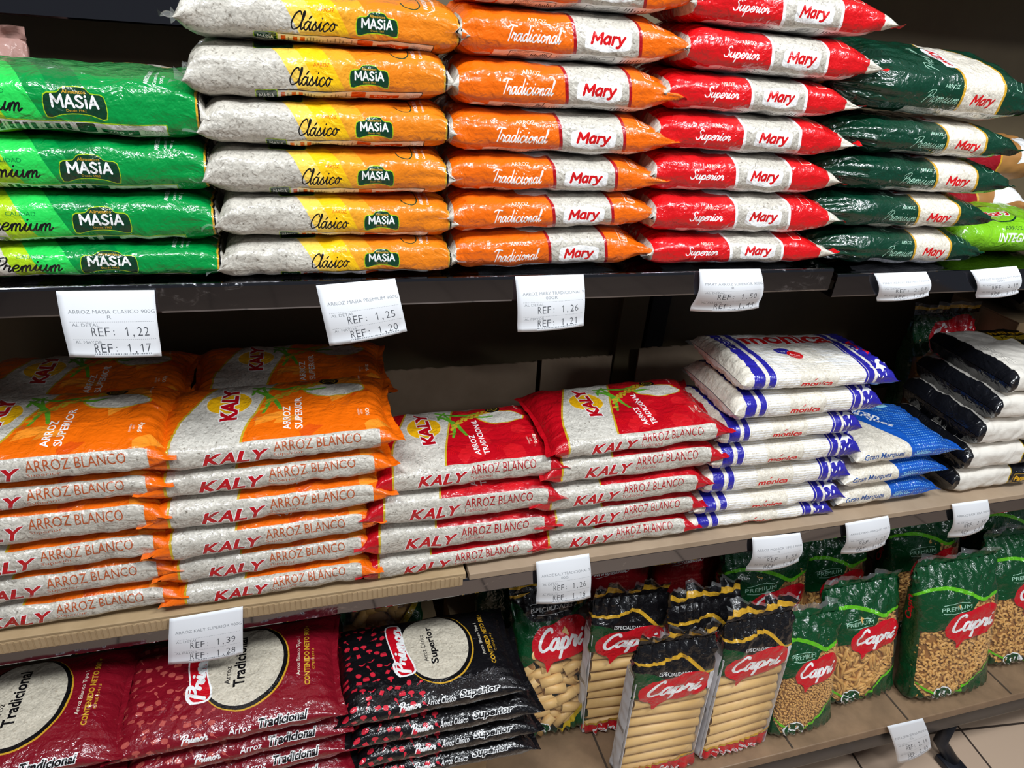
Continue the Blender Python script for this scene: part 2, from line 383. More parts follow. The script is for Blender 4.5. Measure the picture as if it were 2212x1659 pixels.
class Art:
    """flat print of a bag; x = along the bag (mm), y = round the bag, 0 at the middle of the side that faces the aisle"""
    def __init__(s, name, L, W, T, base, p=2.7, ends=((45, 1.5, 1.2), (45, 1.5, 1.2)), wy=(1.03, 1.03), ear=(6, 6), fin=(10, 10),
                 fin_mat=('clear_film', 'clear_film'), stand=False, pleat=1.0, crump=1.0, ga=6.0, gb=4.5, plen=22.0):
        s.L, s.W, s.T, s.p, s.ends, s.wy, s.ear, s.fin, s.fin_mat, s.stand, s.pleat, s.crump, s.plen = L, W, T, p, ends, wy, ear, fin, fin_mat, stand, pleat, crump, plen
        s.P = section(s.depth() / 2, s.height() / 2, p)[3]; s.layers = []; s.mats = []; s.ga, s.gb = ga, gb; s.flat = None
        s.add(rect(0, -s.P / 2, L, s.P / 2), base)
    def depth(s): return s.W if not s.stand else s.T       # along world Y
    def height(s): return s.T if not s.stand else s.W
    def add(s, polys, mat):
        if s.stand and s.layers: polys = [[(y, x) for x, y in f] for f in polys]
        if mat not in s.mats: s.mats.append(mat)
        s.layers.append((polys, s.mats.index(mat)))
    def cut(s):
        if s.flat: return s.flat
        L, P_ = s.L, s.P; V, E, F, FM = [], [], [], []
        for polys, mi in s.layers:
            for f in polys:
                k = len(V); q = [(min(max(x, 0), L), min(max(y, -P_ / 2), P_ / 2)) for x, y in f]
                g = [q[0]]
                for u in q[1:]:
                    if abs(u[0] - g[-1][0]) + abs(u[1] - g[-1][1]) > 1e-4: g.append(u)
                if abs(g[0][0] - g[-1][0]) + abs(g[0][1] - g[-1][1]) < 1e-4: g.pop()
                if len(g) < 3: continue
                V += g; E += [(k + i, k + (i + 1) % len(g)) for i in range(len(g))]; F.append(np.array(g)); FM.append(mi)
        na, nb = int(round(L / s.ga)), int(round(P_ / s.gb))
        for i in range(1, na):
            x = L * i / na; k = len(V); V += [(x, -P_ / 2), (x, P_ / 2)]; E.append((k, k + 1))
        for j in range(1, nb):
            y = -P_ / 2 + P_ * j / nb; k = len(V); V += [(0, y), (L, y)]; E.append((k, k + 1))
        ov, oe, of, _, _, _ = delaunay_2d_cdt([Vector(v) for v in V], E, [], 0, 1e-4, False)
        v = np.array([tuple(q) for q in ov]); T_ = np.array([f for f in of if len(f) == 3])
        c = v[T_].mean(1); mi = np.zeros(len(T_), dtype=np.int32)
        for g, m_ in zip(F, FM):       # the topmost printed layer over each triangle wins
            lo, hi = g.min(0), g.max(0)
            k = np.nonzero((c[:, 0] > lo[0]) & (c[:, 0] < hi[0]) & (c[:, 1] > lo[1]) & (c[:, 1] < hi[1]))[0]
            if not len(k): continue
            x, y = c[k, 0][:, None], c[k, 1][:, None]; p, q = g, np.roll(g, -1, 0)
            up = (p[:, 1] <= y) & (q[:, 1] > y); dn = (p[:, 1] > y) & (q[:, 1] <= y)
            side = (q[:, 0] - p[:, 0]) * (y - p[:, 1]) - (x - p[:, 0]) * (q[:, 1] - p[:, 1])
            w = (up & (side > 0)).sum(1) - (dn & (side < 0)).sum(1)
            mi[k[w != 0]] = m_
        a_ = v[T_]; ar = (a_[:, 1, 0] - a_[:, 0, 0]) * (a_[:, 2, 1] - a_[:, 0, 1]) - (a_[:, 2, 0] - a_[:, 0, 0]) * (a_[:, 1, 1] - a_[:, 0, 1])
        T_[ar < 0] = T_[ar < 0][:, ::-1]
        tri = T_.tolist()
        s.flat = (v, tri, mi); return s.flat

def section(A, B, p, n=600):
    t = np.linspace(-PI, PI, n + 1); c, s_ = np.cos(t), np.sin(t)
    y = -A * np.sign(c) * np.abs(c) ** (2 / p); z = B * np.sign(s_) * np.abs(s_) ** (2 / p)
    d = np.concatenate([[0], np.cumsum(np.hypot(np.diff(y), np.diff(z)))])
    return d - d[-1] / 2, y, z, d[-1]

class Shape:
    """maps the flat print onto a filled bag: seals, tapering ends, pleats and crumples"""
    def __init__(s, art, T=None, seed=0, L=None, zoff=(0, 0), shift=(0, 0), sag=0.0, crump=None):
        s.a = art; s.L = L or art.L; s.T = T or art.T; s.zoff = zoff; s.shift = shift; s.sag = sag
        W_ = art.W
        s.A, s.B = (W_ / 2, s.T / 2) if not art.stand else (s.T / 2, W_ / 2)
        s.sec = section(s.A, s.B, art.p); r = np.random.RandomState(seed)
        k = 26; d = r.normal(size=(k, 3)); d /= np.linalg.norm(d, axis=1)[:, None]
        lam = 14 * (5.0 ** r.rand(k)); s.k = d * (2 * PI / lam)[:, None]; s.ph = r.rand(k) * 2 * PI
        s.am = 0.10 * (lam / 14) ** 0.8 * (crump if crump is not None else art.crump) ; s.pl = r.rand(8) * 2 * PI
    def prof(s, a):
        (eL, kL, mL), (eR, kR, mR) = s.a.ends
        tl = np.clip(a / eL, 0, 1); tr = np.clip((s.L - a) / eR, 0, 1)
        hl = np.clip(1 - (1 - tl) ** kL, 0, 1) ** (1 / mL); hr = np.clip(1 - (1 - tr) ** kR, 0, 1) ** (1 / mR)
        return hl, hr
    def base(s, a, b, inset=0.0):
        art = s.a; sc = s.sec[3] / art.P; P_ = s.sec[3]
        bb = (b * sc + s.shift[1] + P_ / 2) % P_ - P_ / 2
        y = np.interp(bb, s.sec[0], s.sec[1]); z = np.interp(bb, s.sec[0], s.sec[2])
        if inset: y = y * (s.A - inset) / s.A; z = z * (s.B - inset) / s.B
        a = a * s.L / art.L; hl, hr = s.prof(a); h = hl * hr
        if art.stand:       # depth closes at the seals, the width stays
            yy = y * (0.03 + 0.97 * h); zz = z * (1 + (art.wy[0] - 1) * (1 - hl) + (art.wy[1] - 1) * (1 - hr))
            u = (zz / s.B) ** 2
        else:
            zz = z * (0.025 + 0.975 * h); yy = y * (1 + (art.wy[0] - 1) * (1 - hl) + (art.wy[1] - 1) * (1 - hr))
            u = (yy / s.A) ** 2
            zz = zz + s.zoff[0] * (1 - hl) + s.zoff[1] * (1 - hr) - s.sag * (2 * a / s.L - 1) ** 2
        x = a - s.L / 2 - art.ear[0] * u * (1 - hl) + art.ear[1] * u * (1 - hr)
        return np.stack([x, yy, zz], -1), a, bb
    def pos(s, a, b):
        p, aa, bb = s.base(a, b); q, _, _ = s.base(a + 0.5, b); w, _, _ = s.base(a, b + 0.5)
        n = np.cross(q - p, w - p); n /= np.maximum(np.linalg.norm(n, axis=1), 1e-9)[:, None]
        n = np.where(np.isfinite(n), n, 0)
        d = (np.sin(p @ s.k.T + s.ph) * s.am).sum(1)
        ds = np.minimum(aa, s.L - aa)
        fl = np.clip(ds / 6, 0, 1)
        w1 = np.sin(bb * 2 * PI / 17 + 2.2 * np.sin(bb / 23 + s.pl[0]) + s.pl[1] + aa * 0.02) + 0.6 * np.sin(bb * 2 * PI / 9.5 + s.pl[2] + 2 * np.sin(bb / 15 + s.pl[4]))
        d = d * (0.35 + 0.65 * fl) + s.a.pleat * 1.0 * w1 * np.exp(-((ds - 14) / np.where(aa < s.L / 2, s.a.plen, 22.0)) ** 2) * fl
        if s.a.stand:       # crumpled header
            hl, hr = s.prof(aa); d = d + (1 - hr) * 2.6 * (np.sin(p @ (s.k[:6] * 1.6).T + s.ph[:6])).sum(1) * np.clip((s.L - aa) / 30, .3, 1)
        return p + n * d[:, None]
    def world(s, p):
        """bag axes to thing axes in metres, standing on z = 0"""
        p = p / 1000.0
        if s.a.stand: return np.stack([p[:, 2], p[:, 1], p[:, 0] + s.L / 2000.0], -1)
        return np.stack([p[:, 0], p[:, 1], p[:, 2] + s.T / 2000.0], -1)

def bag_parts(root, art, shp, body='filled_film', seal='end_seal', wave=(1.5, 1.5), seed=0, curl=(0, 0), seals=(True, True)):
    v, tri, mi = art.cut()
    W_ = shp.world(shp.pos(v[:, 0], v[:, 1]))
    F = [f[::-1] for f in tri] if art.stand else tri
    o = mesh_obj(body, W_, F, art.mats, root, mi, v / 1000.0 + np.array([[seed * 0.137 % 1, seed * 0.071 % 1]]))
    r = np.random.RandomState(seed + 99)
    for e in (0, 1):
        if not seals[e] or art.fin[e] <= 0: continue
        half = (shp.A if not art.stand else shp.B) * art.wy[e]
        nu, nv = 44, 7; u = np.linspace(-1, 1, nu + 1); t = np.linspace(0, 1, nv + 1)
        U, Tt = np.meshgrid(u, t); ph = r.rand(6) * 6.28
        ln = art.fin[e] * (1 + 0.10 * np.sin(U * 9 + ph[0]))
        X = shp.L / 2 + art.ear[e] * (U * art.wy[e]) ** 2 + Tt * ln - 0.6
        off = wave[e] * Tt * (np.sin(U * 6 + ph[1] + Tt * 2) + 0.7 * np.sin(U * 13 + ph[2] - Tt * 3) + 0.45 * np.sin(U * 27 + ph[3])) + curl[e] * Tt ** 1.5
        if art.stand: Pn = np.stack([(2 * e - 1) * X, off, U * half], -1)
        else: Pn = np.stack([(2 * e - 1) * X, U * half, off + shp.zoff[e] - shp.sag], -1)
        Pn = shp.world(Pn.reshape(-1, 3)); w = nu + 1
        Fs = [(j * w + i, j * w + i + 1, (j + 1) * w + i + 1, (j + 1) * w + i) for j in range(nv) for i in range(nu)]
        fm = art.fin_mat[e]; mats = fm if isinstance(fm, (list, tuple)) else [fm]
        im = [min(int(j * len(mats) / nv), len(mats) - 1) for j in range(nv) for i in range(nu)]
        mesh_obj(seal, Pn, Fs, list(mats), root, im, np.stack([U.ravel() * half / 1000, Tt.ravel() * 0.01], -1))
    return o
# ------------------------------------------------------------------ the printed designs
R90 = PI / 2
def masia_badge(a, x0, y0, w, h):
    def plate(g): 
        return blob([(x0 - g, y0 - g), (x0 + w * .25, y0 + h * .10 - g), (x0 + w * .5, y0 + h * .14 - g), (x0 + w * .75, y0 + h * .10 - g), (x0 + w + g, y0 - g),
                     (x0 + w + g * .6, y0 + h * .70 + g), (x0 + w * .78, y0 + h * .80 + g), (x0 + w * .66, y0 + h + g), (x0 + w * .34, y0 + h + g), (x0 + w * .22, y0 + h * .80 + g), (x0 - g * .6, y0 + h * .70 + g)], 3)
    a.add(plate(1.1), 'ink_lime'); a.add(plate(0.3), 'ink_badge_green')
    a.add(text('Alimentos', x0 + w * .30, y0 + h * .80, w * .40, h * .13, bold=.01), 'ink_gold')
    a.add(sans('MASiA', x0 + w * .11, y0 + h * .34, w * .78, h * .40, wt=.21), 'ink_white')
    a.add(text('Desde 1962', x0 + w * .33, y0 + h * .18, w * .34, h * .09), 'ink_gold')
def fact_strip(a, x0, x1, y0, y1, edge, block, rnd):
    a.add(rect(x0 - 1.2, y0 - 3, x1 + 1.2, y1 + 1.2), edge); a.add(rect(x0, y0 - 3, x1, y1), 'ink_white')
    r = random.Random(rnd); x = x0 + 3; h = y1 - y0
    while x < x0 + (x1 - x0) * .48:
        w = r.choice((1.0, 1.2, 4.2)); hh = h * (r.uniform(.3, .85) if w < 2 else .85)
        a.add(rect(x, y0, x + w, y0 + hh), 'ink_grey' if w < 2 else block); x += w + r.uniform(1.5, 3.4)
    a.add(rrect(x0 + (x1 - x0) * .50, y0, x0 + (x1 - x0) * .60, y1 - .6, 1), block)
    a.add(rect(x0 + (x1 - x0) * .63, y0, x0 + (x1 - x0) * .84, y0 + h * .62), block)
    a.add(text('900 g', x0 + (x1 - x0) * .66, y0 + h * .12, (x1 - x0) * .14, h * .38), 'ink_white')
    a.add(text('CONT. NETO', x0 + (x1 - x0) * .87, y0 + h * .1, (x1 - x0) * .11, h * .5), 'ink_grey')
def stripe(x0, x1, lo=-75, hi=150, k=-.48): return poly((x0 - lo * -k, lo), (x1 - lo * -k, lo), (x1 - hi * -k, hi), (x0 - hi * -k, hi))

def art_masia(green):
    A = Art('masia', 262, 150, 48, 'rice_white' if green else 'rice_grey', p=3.5, ends=((28, 2.4, 2.1), (28, 2.3, 2.0)), ear=(4, 6), fin=(14, 9), crump=1.0)
    if green:
        A.add(stripe(50, 82), 'ink_lime'); A.add(stripe(81, 115), 'ink_light_green'); A.add(stripe(114, 262 + 80), 'ink_green'); A.add(stripe(135, 165), 'ink_green_mid'); A.add(stripe(165, 172), 'ink_green')
        A.add(rect(254, -110, 262, 250), 'ink_gold'); A.add(rect(255.6, -110, 262, 250), 'ink_black'); A.add(rect(257, -110, 262, 250), 'rice_white')
        A.add(text('CALIDAD', 64, 6.5, 27, 4), 'ink_green_mid')
        A.add(script('Premium', 42, -10, 62, 18, wt=.2), 'ink_black')
        masia_badge(A, 124, -11, 50, 25)
        fact_strip(A, 66, 226, -30, -16, 'ink_lime', 'ink_badge_green', 3)
        A.add(text('ARROZ BLANCO', 214, 22, 40, 4.5, rot=R90, bold=.02), 'ink_white'); A.add(text('Contenido Neto', 221, 22, 30, 3.5, rot=R90), 'ink_white'); A.add(text('900 g', 228, 24, 14, 4, rot=R90), 'ink_white')
        A.add(ell(190, 150, 45, 38), 'ink_gold'); A.add(ell(190, 150, 43.5, 36.5), 'rice_white')
        A.add(rrect(40, -31, 62, -14, 2), 'ink_lime'); A.add(rrect(41, -31, 61, -15, 2), 'ink_badge_green'); A.add(sans('MASiA', 44, -28, 14, 8), 'ink_white')
    else:
        A.add(stripe(98, 120), 'ink_pale_yellow'); A.add(stripe(119, 146), 'ink_yellow'); A.add(stripe(145, 172), 'ink_masia_light'); A.add(stripe(171, 262 + 80), 'ink_masia_orange')
        A.add(rect(254, -110, 262, 250), 'ink_gold'); A.add(rect(255.4, -110, 262, 250), 'ink_black'); A.add(rect(257, -110, 262, 250), 'rice_grey')
        A.add(text('ARROZ', 121, 9, 16, 3.6), 'ink_deep_orange')
        A.add(script('Clásico', 97, -9, 42, 17, wt=.19), 'ink_black')
        masia_badge(A, 158, -9, 37, 20)
        fact_strip(A, 84, 232, -30, -15, 'ink_black', 'ink_deep_orange', 5)
        A.add(rrect(62, -31, 84, -13, 2), 'ink_lime'); A.add(rrect(63, -31, 83, -14, 2), 'ink_badge_green'); A.add(sans('MASiA', 66, -28, 14, 9), 'ink_white')
        A.add(text('ARROZ BLANCO', 226, 20, 38, 4, rot=R90, bold=.02), 'ink_white'); A.add(text('Contenido Neto', 233, 20, 30, 3.2, rot=R90), 'ink_white')
        A.add([f for f in ribbon(catmull([(200, 30), (204, 22), (214, 20), (219, 30), (216, 60)], 5), 1.4)], 'ink_badge_green')
        A.add(rrect(64, 34, 104, 70, 4), 'ink_lime'); A.add(rrect(65, 35, 103, 69, 4), 'ink_badge_green')
    return A
def hexlabel(x0, y0, w, h): return blob([(x0, y0 + h * .12), (x0 + w * .25, y0 + h * .02), (x0 + w * .5, y0 - h * .06), (x0 + w * .75, y0 + h * .02), (x0 + w, y0 + h * .12), (x0 + w * 1.015, y0 + h * .5), (x0 + w, y0 + h * .88),
                                    (x0 + w * .75, y0 + h * .98), (x0 + w * .5, y0 + h * 1.06), (x0 + w * .25, y0 + h * .98), (x0, y0 + h * .88), (x0 - w * .015, y0 + h * .5)], 2)
def mary_word(a, x, y, w, h, mat='ink_red'): a.add(sans('Mary', x, y, w, h, wt=.25, shear=.14), mat)
def mary_strip(a_, x0, x1):
    class a:      # the strip sits a little higher on the bag
        add = staticmethod(lambda f, m: a_.add([[(x, y + 7) for x, y in q] for q in f], m))
    a.add(rect(x0, -62, x1, -25), 'ink_white'); r = random.Random(4)
    a.add(rrect(x0 + 18, -40, x0 + 66, -26.5, 1), 'ink_black'); a.add(rrect(x0 + 19, -39.4, x0 + 65, -27.2, 1), 'ink_white')
    a.add(text('INFORMACION', x0 + 21, -31, 20, 3), 'ink_black'); a.add(text('NUTRICIONAL', x0 + 21, -36, 20, 3), 'ink_black')
    for k in range(10): a.add(rect(x0 + 44 + 2 * k, -38, x0 + 45.2 + 2 * k, -38 + r.uniform(4, 9)), 'ink_black')
    for k in range(6): a.add(rect(x0 + 72 + 3.2 * k, -35, x0 + 73.6 + 3.2 * k, -35 + r.uniform(3, 7)), 'ink_grey')
    a.add(rrect(x0 + 102, -38, x0 + 142, -27.5, 1), 'ink_black'); a.add(rrect(x0 + 102.7, -37.4, x0 + 141.3, -28.1, 1), 'ink_white'); a.add(text('900 g', x0 + 110, -35, 22, 5), 'ink_black')
    for k in range(7): a.add(rect(x0 + 150 + 4 * k, -36, x0 + 151.5 + 4 * k, -36 + r.uniform(4, 8)), 'ink_black')
def art_mary(kind):
    film_, edge, rice, word = {'t': ('ink_orange', 'ink_dark_red', 'rice_grey', 'Tradicional'), 's': ('ink_red', 'ink_white', 'rice_grey', 'Superior'), 'p': ('ink_dark_green', 'ink_gold', 'rice_cream', 'Premium')}[kind]
    L = {'t': 270, 's': 283, 'p': 330}[kind]
    A = Art('mary', L, 150, 48, film_, p=3.3 if kind != 'p' else 2.8, ends={'t': ((28, 2.4, 2.1), (50, 1.4, 1.15)), 's': ((30, 2.4, 2.1), (54, 1.4, 1.15)), 'p': ((90, 2.0, 1.4), (58, 1.45, 1.15))}[kind], plen=70.0 if kind == 'p' else 22.0,
            wy={'t': (1.03, .98), 's': (1.03, .98), 'p': (.55, .96)}[kind], ear=(4, 8), fin={'t': (10, 7), 's': (10, 10), 'p': (22, 8)}[kind], pleat=4.0 if kind == 'p' else 1.0,
            fin_mat={'t': ('clear_film', 'ink_orange'), 's': ('clear_film', ('clear_film', 'ink_red')), 'p': (('ink_dark_green', 'ink_gold', 'clear_film'), 'ink_dark_green')}[kind])
    w0, w1 = {'t': (131, 206), 's': (124, 201), 'p': (192, 262)}[kind]
    k = -.16
    A.add(stripe(w0 - 4, w1 + 4, -75, 190, k), edge); A.add(stripe(w0, w1, -75, 190, k), rice)
    if kind == 'p': A.add(rect(0, -150, 70, 250), 'film_green_wrinkled')
    mary_strip(A, 40 if kind != 'p' else 110, L - 30)
    if kind == 't':
        A.add(text('ARROZ', 74, 12, 22, 4.8), 'ink_cream'); A.add(script('Tradicional', 53, -8, 60, 16, wt=.2, shear=.2), 'ink_white')
        A.add(hexlabel(142, -12, 53, 22), 'ink_white'); mary_word(A, 149, -8, 39, 14)
        A.add(rrect(225, 18, 238, 40, 2), 'ink_cream'); A.add(rrect(226, 19, 237, 39, 2), 'ink_orange'); A.add(text('ARROZ', 236, 21, 15, 7, rot=R90), 'ink_cream')
        A.add(blob([(18, -34), (36, -34), (38, -26), (30, -22), (20, -24)], 3), 'ink_white'); A.add(blob([(45, -60), (66, -56), (64, -36), (50, -32), (42, -44)], 3), 'ink_white')
        A.add(hexlabel(88, 34, 40, 40), 'ink_white'); A.add(rect(0, -60, 5, 60), 'rice_grey')
    elif kind == 's':
        A.add(text('ARROZ', 74, 10, 20, 4.8), 'ink_cream'); A.add(script('Superior', 53, -10, 48, 17, wt=.22, shear=.2), 'ink_white')
        A.add(hexlabel(137, -11, 52, 22), 'ink_white'); mary_word(A, 143.5, -7, 39, 14)
        A.add(rect(262, -130, 284, 190), 'rice_cream'); A.add(blob([(26, -36), (44, -36), (48, -28), (38, -22), (28, -26)], 3), 'ink_white')
        A.add(hexlabel(84, 38, 40, 40), 'ink_white'); A.add(rrect(222, 20, 236, 42, 2), 'ink_cream'); A.add(rrect(222.8, 20.8, 235.2, 41.2, 2), 'ink_red')
        A.add(rect(0, -60, 6, 60), 'rice_grey')
    else:
        A.add(text('ARROZ', 156, 9, 23, 4.6), 'ink_mint'); A.add(script('Premium', 128, -11, 58, 17, wt=.11, shear=.4, taper=True), 'ink_mint')
        mary_word(A, 209, -10, 40, 14)
        A.add(rrect(160, 40, 188, 92, 5), 'ink_white'); A.add(sans('Mary', 184, 46, 42, 19, rot=R90, wt=.25, shear=.14), 'ink_red'); A.add(script('Premium', 148, 30, 62, 20, rot=R90, wt=.11, taper=True), 'ink_mint')
        A.add(rrect(280, 16, 292, 38, 2), 'ink_mint'); A.add(rrect(280.7, 16.7, 291.3, 37.3, 2), 'ink_dark_green')
    return A
def wheat(a):
    for p, w, m in (([(112, 150), (126, 136), (140, 116), (148, 86)], 7, 'ink_leaf'), ([(112, 160), (136, 150), (160, 146), (186, 154)], 6, 'ink_leaf'), ([(126, 150), (132, 126), (132, 104), (126, 84)], 6, 'ink_leaf'), ([(160, 146), (182, 136), (206, 138)], 5.5, 'ink_leaf'), ([(112, 136), (116, 148), (128, 160)], 5, 'ink_leaf')):
        a.add(ribbon(catmull(p, 4), w, True), m)
    for k in range(22):
        t = k / 21; x, y = 126 + 72 * t, 98 + 56 * t ** .6
        a.add(ell(x, y + (k % 3) * 4 - 3, 5, 2.6, 8, .9 if k % 2 else .2), 'ink_wheat')
def art_kaly(orange):
    base, lt, mid = ('ink_orange', 'ink_tangerine', 'ink_deep_orange') if orange else ('ink_kaly_red', 'ink_kaly_red_light', 'ink_red')
    A = Art('kaly', 280, 168, 46, base, p=3.7, ends=((28, 1.9, 1.5), (28, 1.9, 1.5)), ear=(9, 11), wy=(1.05, 1.05), fin=(9, 10), fin_mat=(base, base), crump=1.0)
    r = random.Random(2 if orange else 3)
    for _ in range(20):
        cx, cy, q, t0 = r.uniform(90, 275), r.uniform(24, 190), r.uniform(12, 22), r.uniform(0, 1)
        A.add([[(cx + q * math.cos(t0 + i * PI / 3), cy + q * math.sin(t0 + i * PI / 3)) for i in range(6)][:r.choice((4, 6))]], r.choice((lt, mid, lt, base)))
    for cx, cy in ((125, 40), (205, 38), (235, 60)):
        for q in (6, 9, 12, 15, 18): A.add([f for f in ribbon([(cx + q * math.cos(t * PI / 8), cy + q * math.sin(t * PI / 8)) for t in range(9)], .7)], base if orange else 'ink_red')
    def band(x0, x1): # leaning rice band that widens at the front edge
        return [catmull([(x0[0], -190), (x0[0], -30), (x0[1], 26), (x0[2], 80), (x0[3], 176), (x0[3] + 8, 192)], 4) + catmull([(x1[3] + 8, 192), (x1[3], 176), (x1[2], 80), (x1[1], 26), (x1[0], -30), (x1[0], -190)], 4)]
    A.add(band((18, 19, 28, 64), (100, 103, 116, 146)), 'ink_wheat'); A.add(band((20.5, 22, 31, 67), (98, 100, 113, 143)), 'rice_white')
    A.add(poly((21, 21), (21, -42), (266, -42), (266, 20)), 'rice_grey')
    for ch, x in zip('KALY', (55, 73, 93, 107)):
        ha, lt_ = text2(ch, x, -10, 20 if ch != 'L' else 15, 18, shear=.35, bold=.04, halo=.03)
        A.add(ha, 'ink_white'); A.add(lt_, 'ink_kaly_red')
    A.add(text('ARROZ BLANCO', 138, 1, 106, 15, bold=.003), 'ink_brown' if orange else 'ink_dark_red')
    A.add(text('Superior' if orange else 'Tradicional', 137, -7, 36, 6), 'ink_brown' if orange else 'ink_dark_red')
    A.add(ell(84, 118, 29, 30), 'ink_cream'); A.add(ell(84, 118, 27.5, 28.5), 'ink_sun')
    A.add(text2('KALY', 95, 70, 92, 21, rot=R90, bold=.05, shear=.1)[0], 'ink_white'); A.add(text('KALY', 95, 70, 92, 21, rot=R90, bold=.05, shear=.1), 'ink_kaly_red')
    A.add(text('ARROZ', 160, 34, 58 if orange else 50, 9.5, rot=R90, bold=.015), 'ink_white'); A.add(text('SUPERIOR' if orange else 'TRADICIONAL', 174.5, 34, 84 if orange else 94, 9.5, rot=R90, bold=.015), 'ink_white')
    A.add(blob([(177, 134), (185, 122), (205, 112), (232, 112), (256, 122), (257, 136), (236, 150), (205, 152), (186, 146)], 4), 'ink_wheat'); A.add(blob([(180, 134), (187, 124), (206, 114), (232, 114), (254, 123), (255, 135), (235, 148), (205, 150), (187, 144)], 4), 'rice_white')
    A.add(text('900g', 260, 49, 22, 6.5, rot=R90, bold=.01), 'ink_cream'); A.add(text('CONTENIDO', 246, 50, 18, 2.4, rot=R90), 'ink_cream'); A.add(text('NETO', 250, 55, 9, 2.4, rot=R90), 'ink_cream')
    wheat(A)
    A.add(ell(212, 160, 13, 11), 'ink_black'); A.add(ell(212, 160, 9, 7.5), 'ink_wheat'); A.add(ell(212, 160, 8, 6.5), 'ink_black'); A.add(text('CRC', 206, 157, 12, 5), 'ink_wheat')
    A.add(text('CPE032411', 255, 150, 26, 2.6, rot=R90), 'ink_cream')
    return A
def art_monica():
    A = Art('monica', 295, 160, 47, 'rice_cream', p=3.0, ends=((18, 2.2, 2.0), (18, 2.3, 2.1)), ear=(4, 5), wy=(1.03, 1.03), fin=(10, 7), fin_mat=('clear_film', 'ink_blue'), crump=.9)
    P2 = A.P / 2
    def ring(x0, x1, m, k=0.0): A.add(poly((x0, -P2), (x1, -P2), (x1 + 8 * k, 40), (x1 + 8 * k, P2), (x0 + 8 * k, P2), (x0 + 8 * k, 40)), m)
    for k in range(-14, 44):
        y = k * 4.4
        A.add(rect(62, y, 104, y + 2.3), 'ink_white'); A.add(rect(178, y, 232, y + 2.3), 'ink_white')
        if 18 < y < 160: A.add(rect(104, y, 178, y + .7), 'ink_white')
    A.add(rect(150, 40, 230, 44), 'ink_white')
    ring(18, 38, 'ink_blue'); ring(38, 46, 'rice_cream'); ring(40, 41.2, 'ink_white'); ring(46, 58, 'ink_blue'); ring(58, 59.5, 'ink_white')
    ring(232, 236, 'ink_blue'); ring(237.5, 250, 'ink_blue'); ring(250, 256, 'rice_cream'); ring(252, 253.4, 'ink_white'); ring(256, 296, 'ink_blue')
    A.add(text('monica', 108, -8, 60, 10, bold=.035, shear=.2), 'ink_red'); A.add(poly((130, 3.5), (133, 3.5), (137, 6.5), (134, 6.5)), 'ink_red')
    A.add(text2('monica', 64, 112, 176, 40, bold=.035, shear=-.1, halo=.03)[0], 'ink_white'); A.add(text('monica', 64, 112, 176, 40, bold=.035, shear=-.1), 'ink_red')
    A.add(ell(112, 82, 15, 12), 'ink_blue'); A.add(text('Tipo 1', 103, 79, 18, 6, rot=-.2), 'ink_white')
    A.add(ell(128, 68, 13.5, 13.5), 'ink_red'); A.add(text('Arroz', 119, 70, 17, 5, rot=-.4), 'ink_white'); A.add(text('Enriquecido', 119, 64, 18, 3.4, rot=-.4), 'ink_white')
    A.add(text('Cont. Neto: 900 g', 24, 150, 60, 6, rot=-R90, bold=.01), 'ink_white'); A.add(text('Venezuela', 33, 150, 40, 4, rot=-R90), 'ink_white')
    A.add(text('Fuente de', 250, 128, 52, 9, rot=-R90 + .2, bold=.02), 'ink_white'); A.add(text('Energía', 264, 112, 48, 10, rot=-R90 + .2, bold=.04), 'ink_red')
    A.add(blob([(262, 26), (266, 34), (264, 46), (268, 38), (274, 46), (276, 40), (272, 32), (280, 26), (286, 20), (276, 24), (268, 14), (266, 22), (256, 20)], 3), 'ink_white'); A.add(ell(278, 44, 3.4, 4), 'ink_white')
    for x, y, t in ((258, 8, .3), (266, 4, 0), (274, 10, -.4), (250, 24, 1.2), (256, 40, .8), (284, 36, -.7)): A.add(ell(x, y, 1.3, 3.6, 10, t), 'ink_white')
    return A
def art_marques():
    A = Art('marques', 225, 160, 42, 'rice_cream', p=2.9, ends=((30, 1.8, 1.5), (44, 1.4, 1.1)), ear=(5, 9), fin=(8, 7), fin_mat=('clear_film', 'ink_royal'), crump=.8)
    A.add(poly((122, -190), (226, -190), (226, 190), (20, 190), (40, 150), (116, 24), (122, -10)), 'ink_royal')
    for i in range(24):
        for j in range(-6, 26):
            x, y = 128 + i * 5.2 + (j % 2) * 2.6, j * 6.4
            if x < 222 and x > 126 - max(0, y - 20) * .55: A.add(rect(x - 1.5, y - .8, x + 1.1, y + .9), 'ink_sky')
    A.add(text('Gran Marques', 14, -3, 88, 14, shear=.15, bold=.02), 'ink_text_blue'); A.add(text('-Selecto-', 126, -2, 38, 9, shear=.15, bold=.01), 'ink_pale_cyan')
    A.add(text('Gran', 74, 150, 64, 18, rot=-.95, bold=.02), 'ink_white'); A.add(text('Marques', 62, 142, 92, 18, rot=-.95, bold=.02), 'ink_white'); A.add(text('Selecto', 120, 160, 40, 9, rot=-.95), 'ink_pale_cyan')
    A.add(rrect(150, 140, 172, 165, 6), 'ink_pale_cyan'); A.add(rrect(36, 118, 66, 150, 6), 'ink_pale_cyan')
    return A
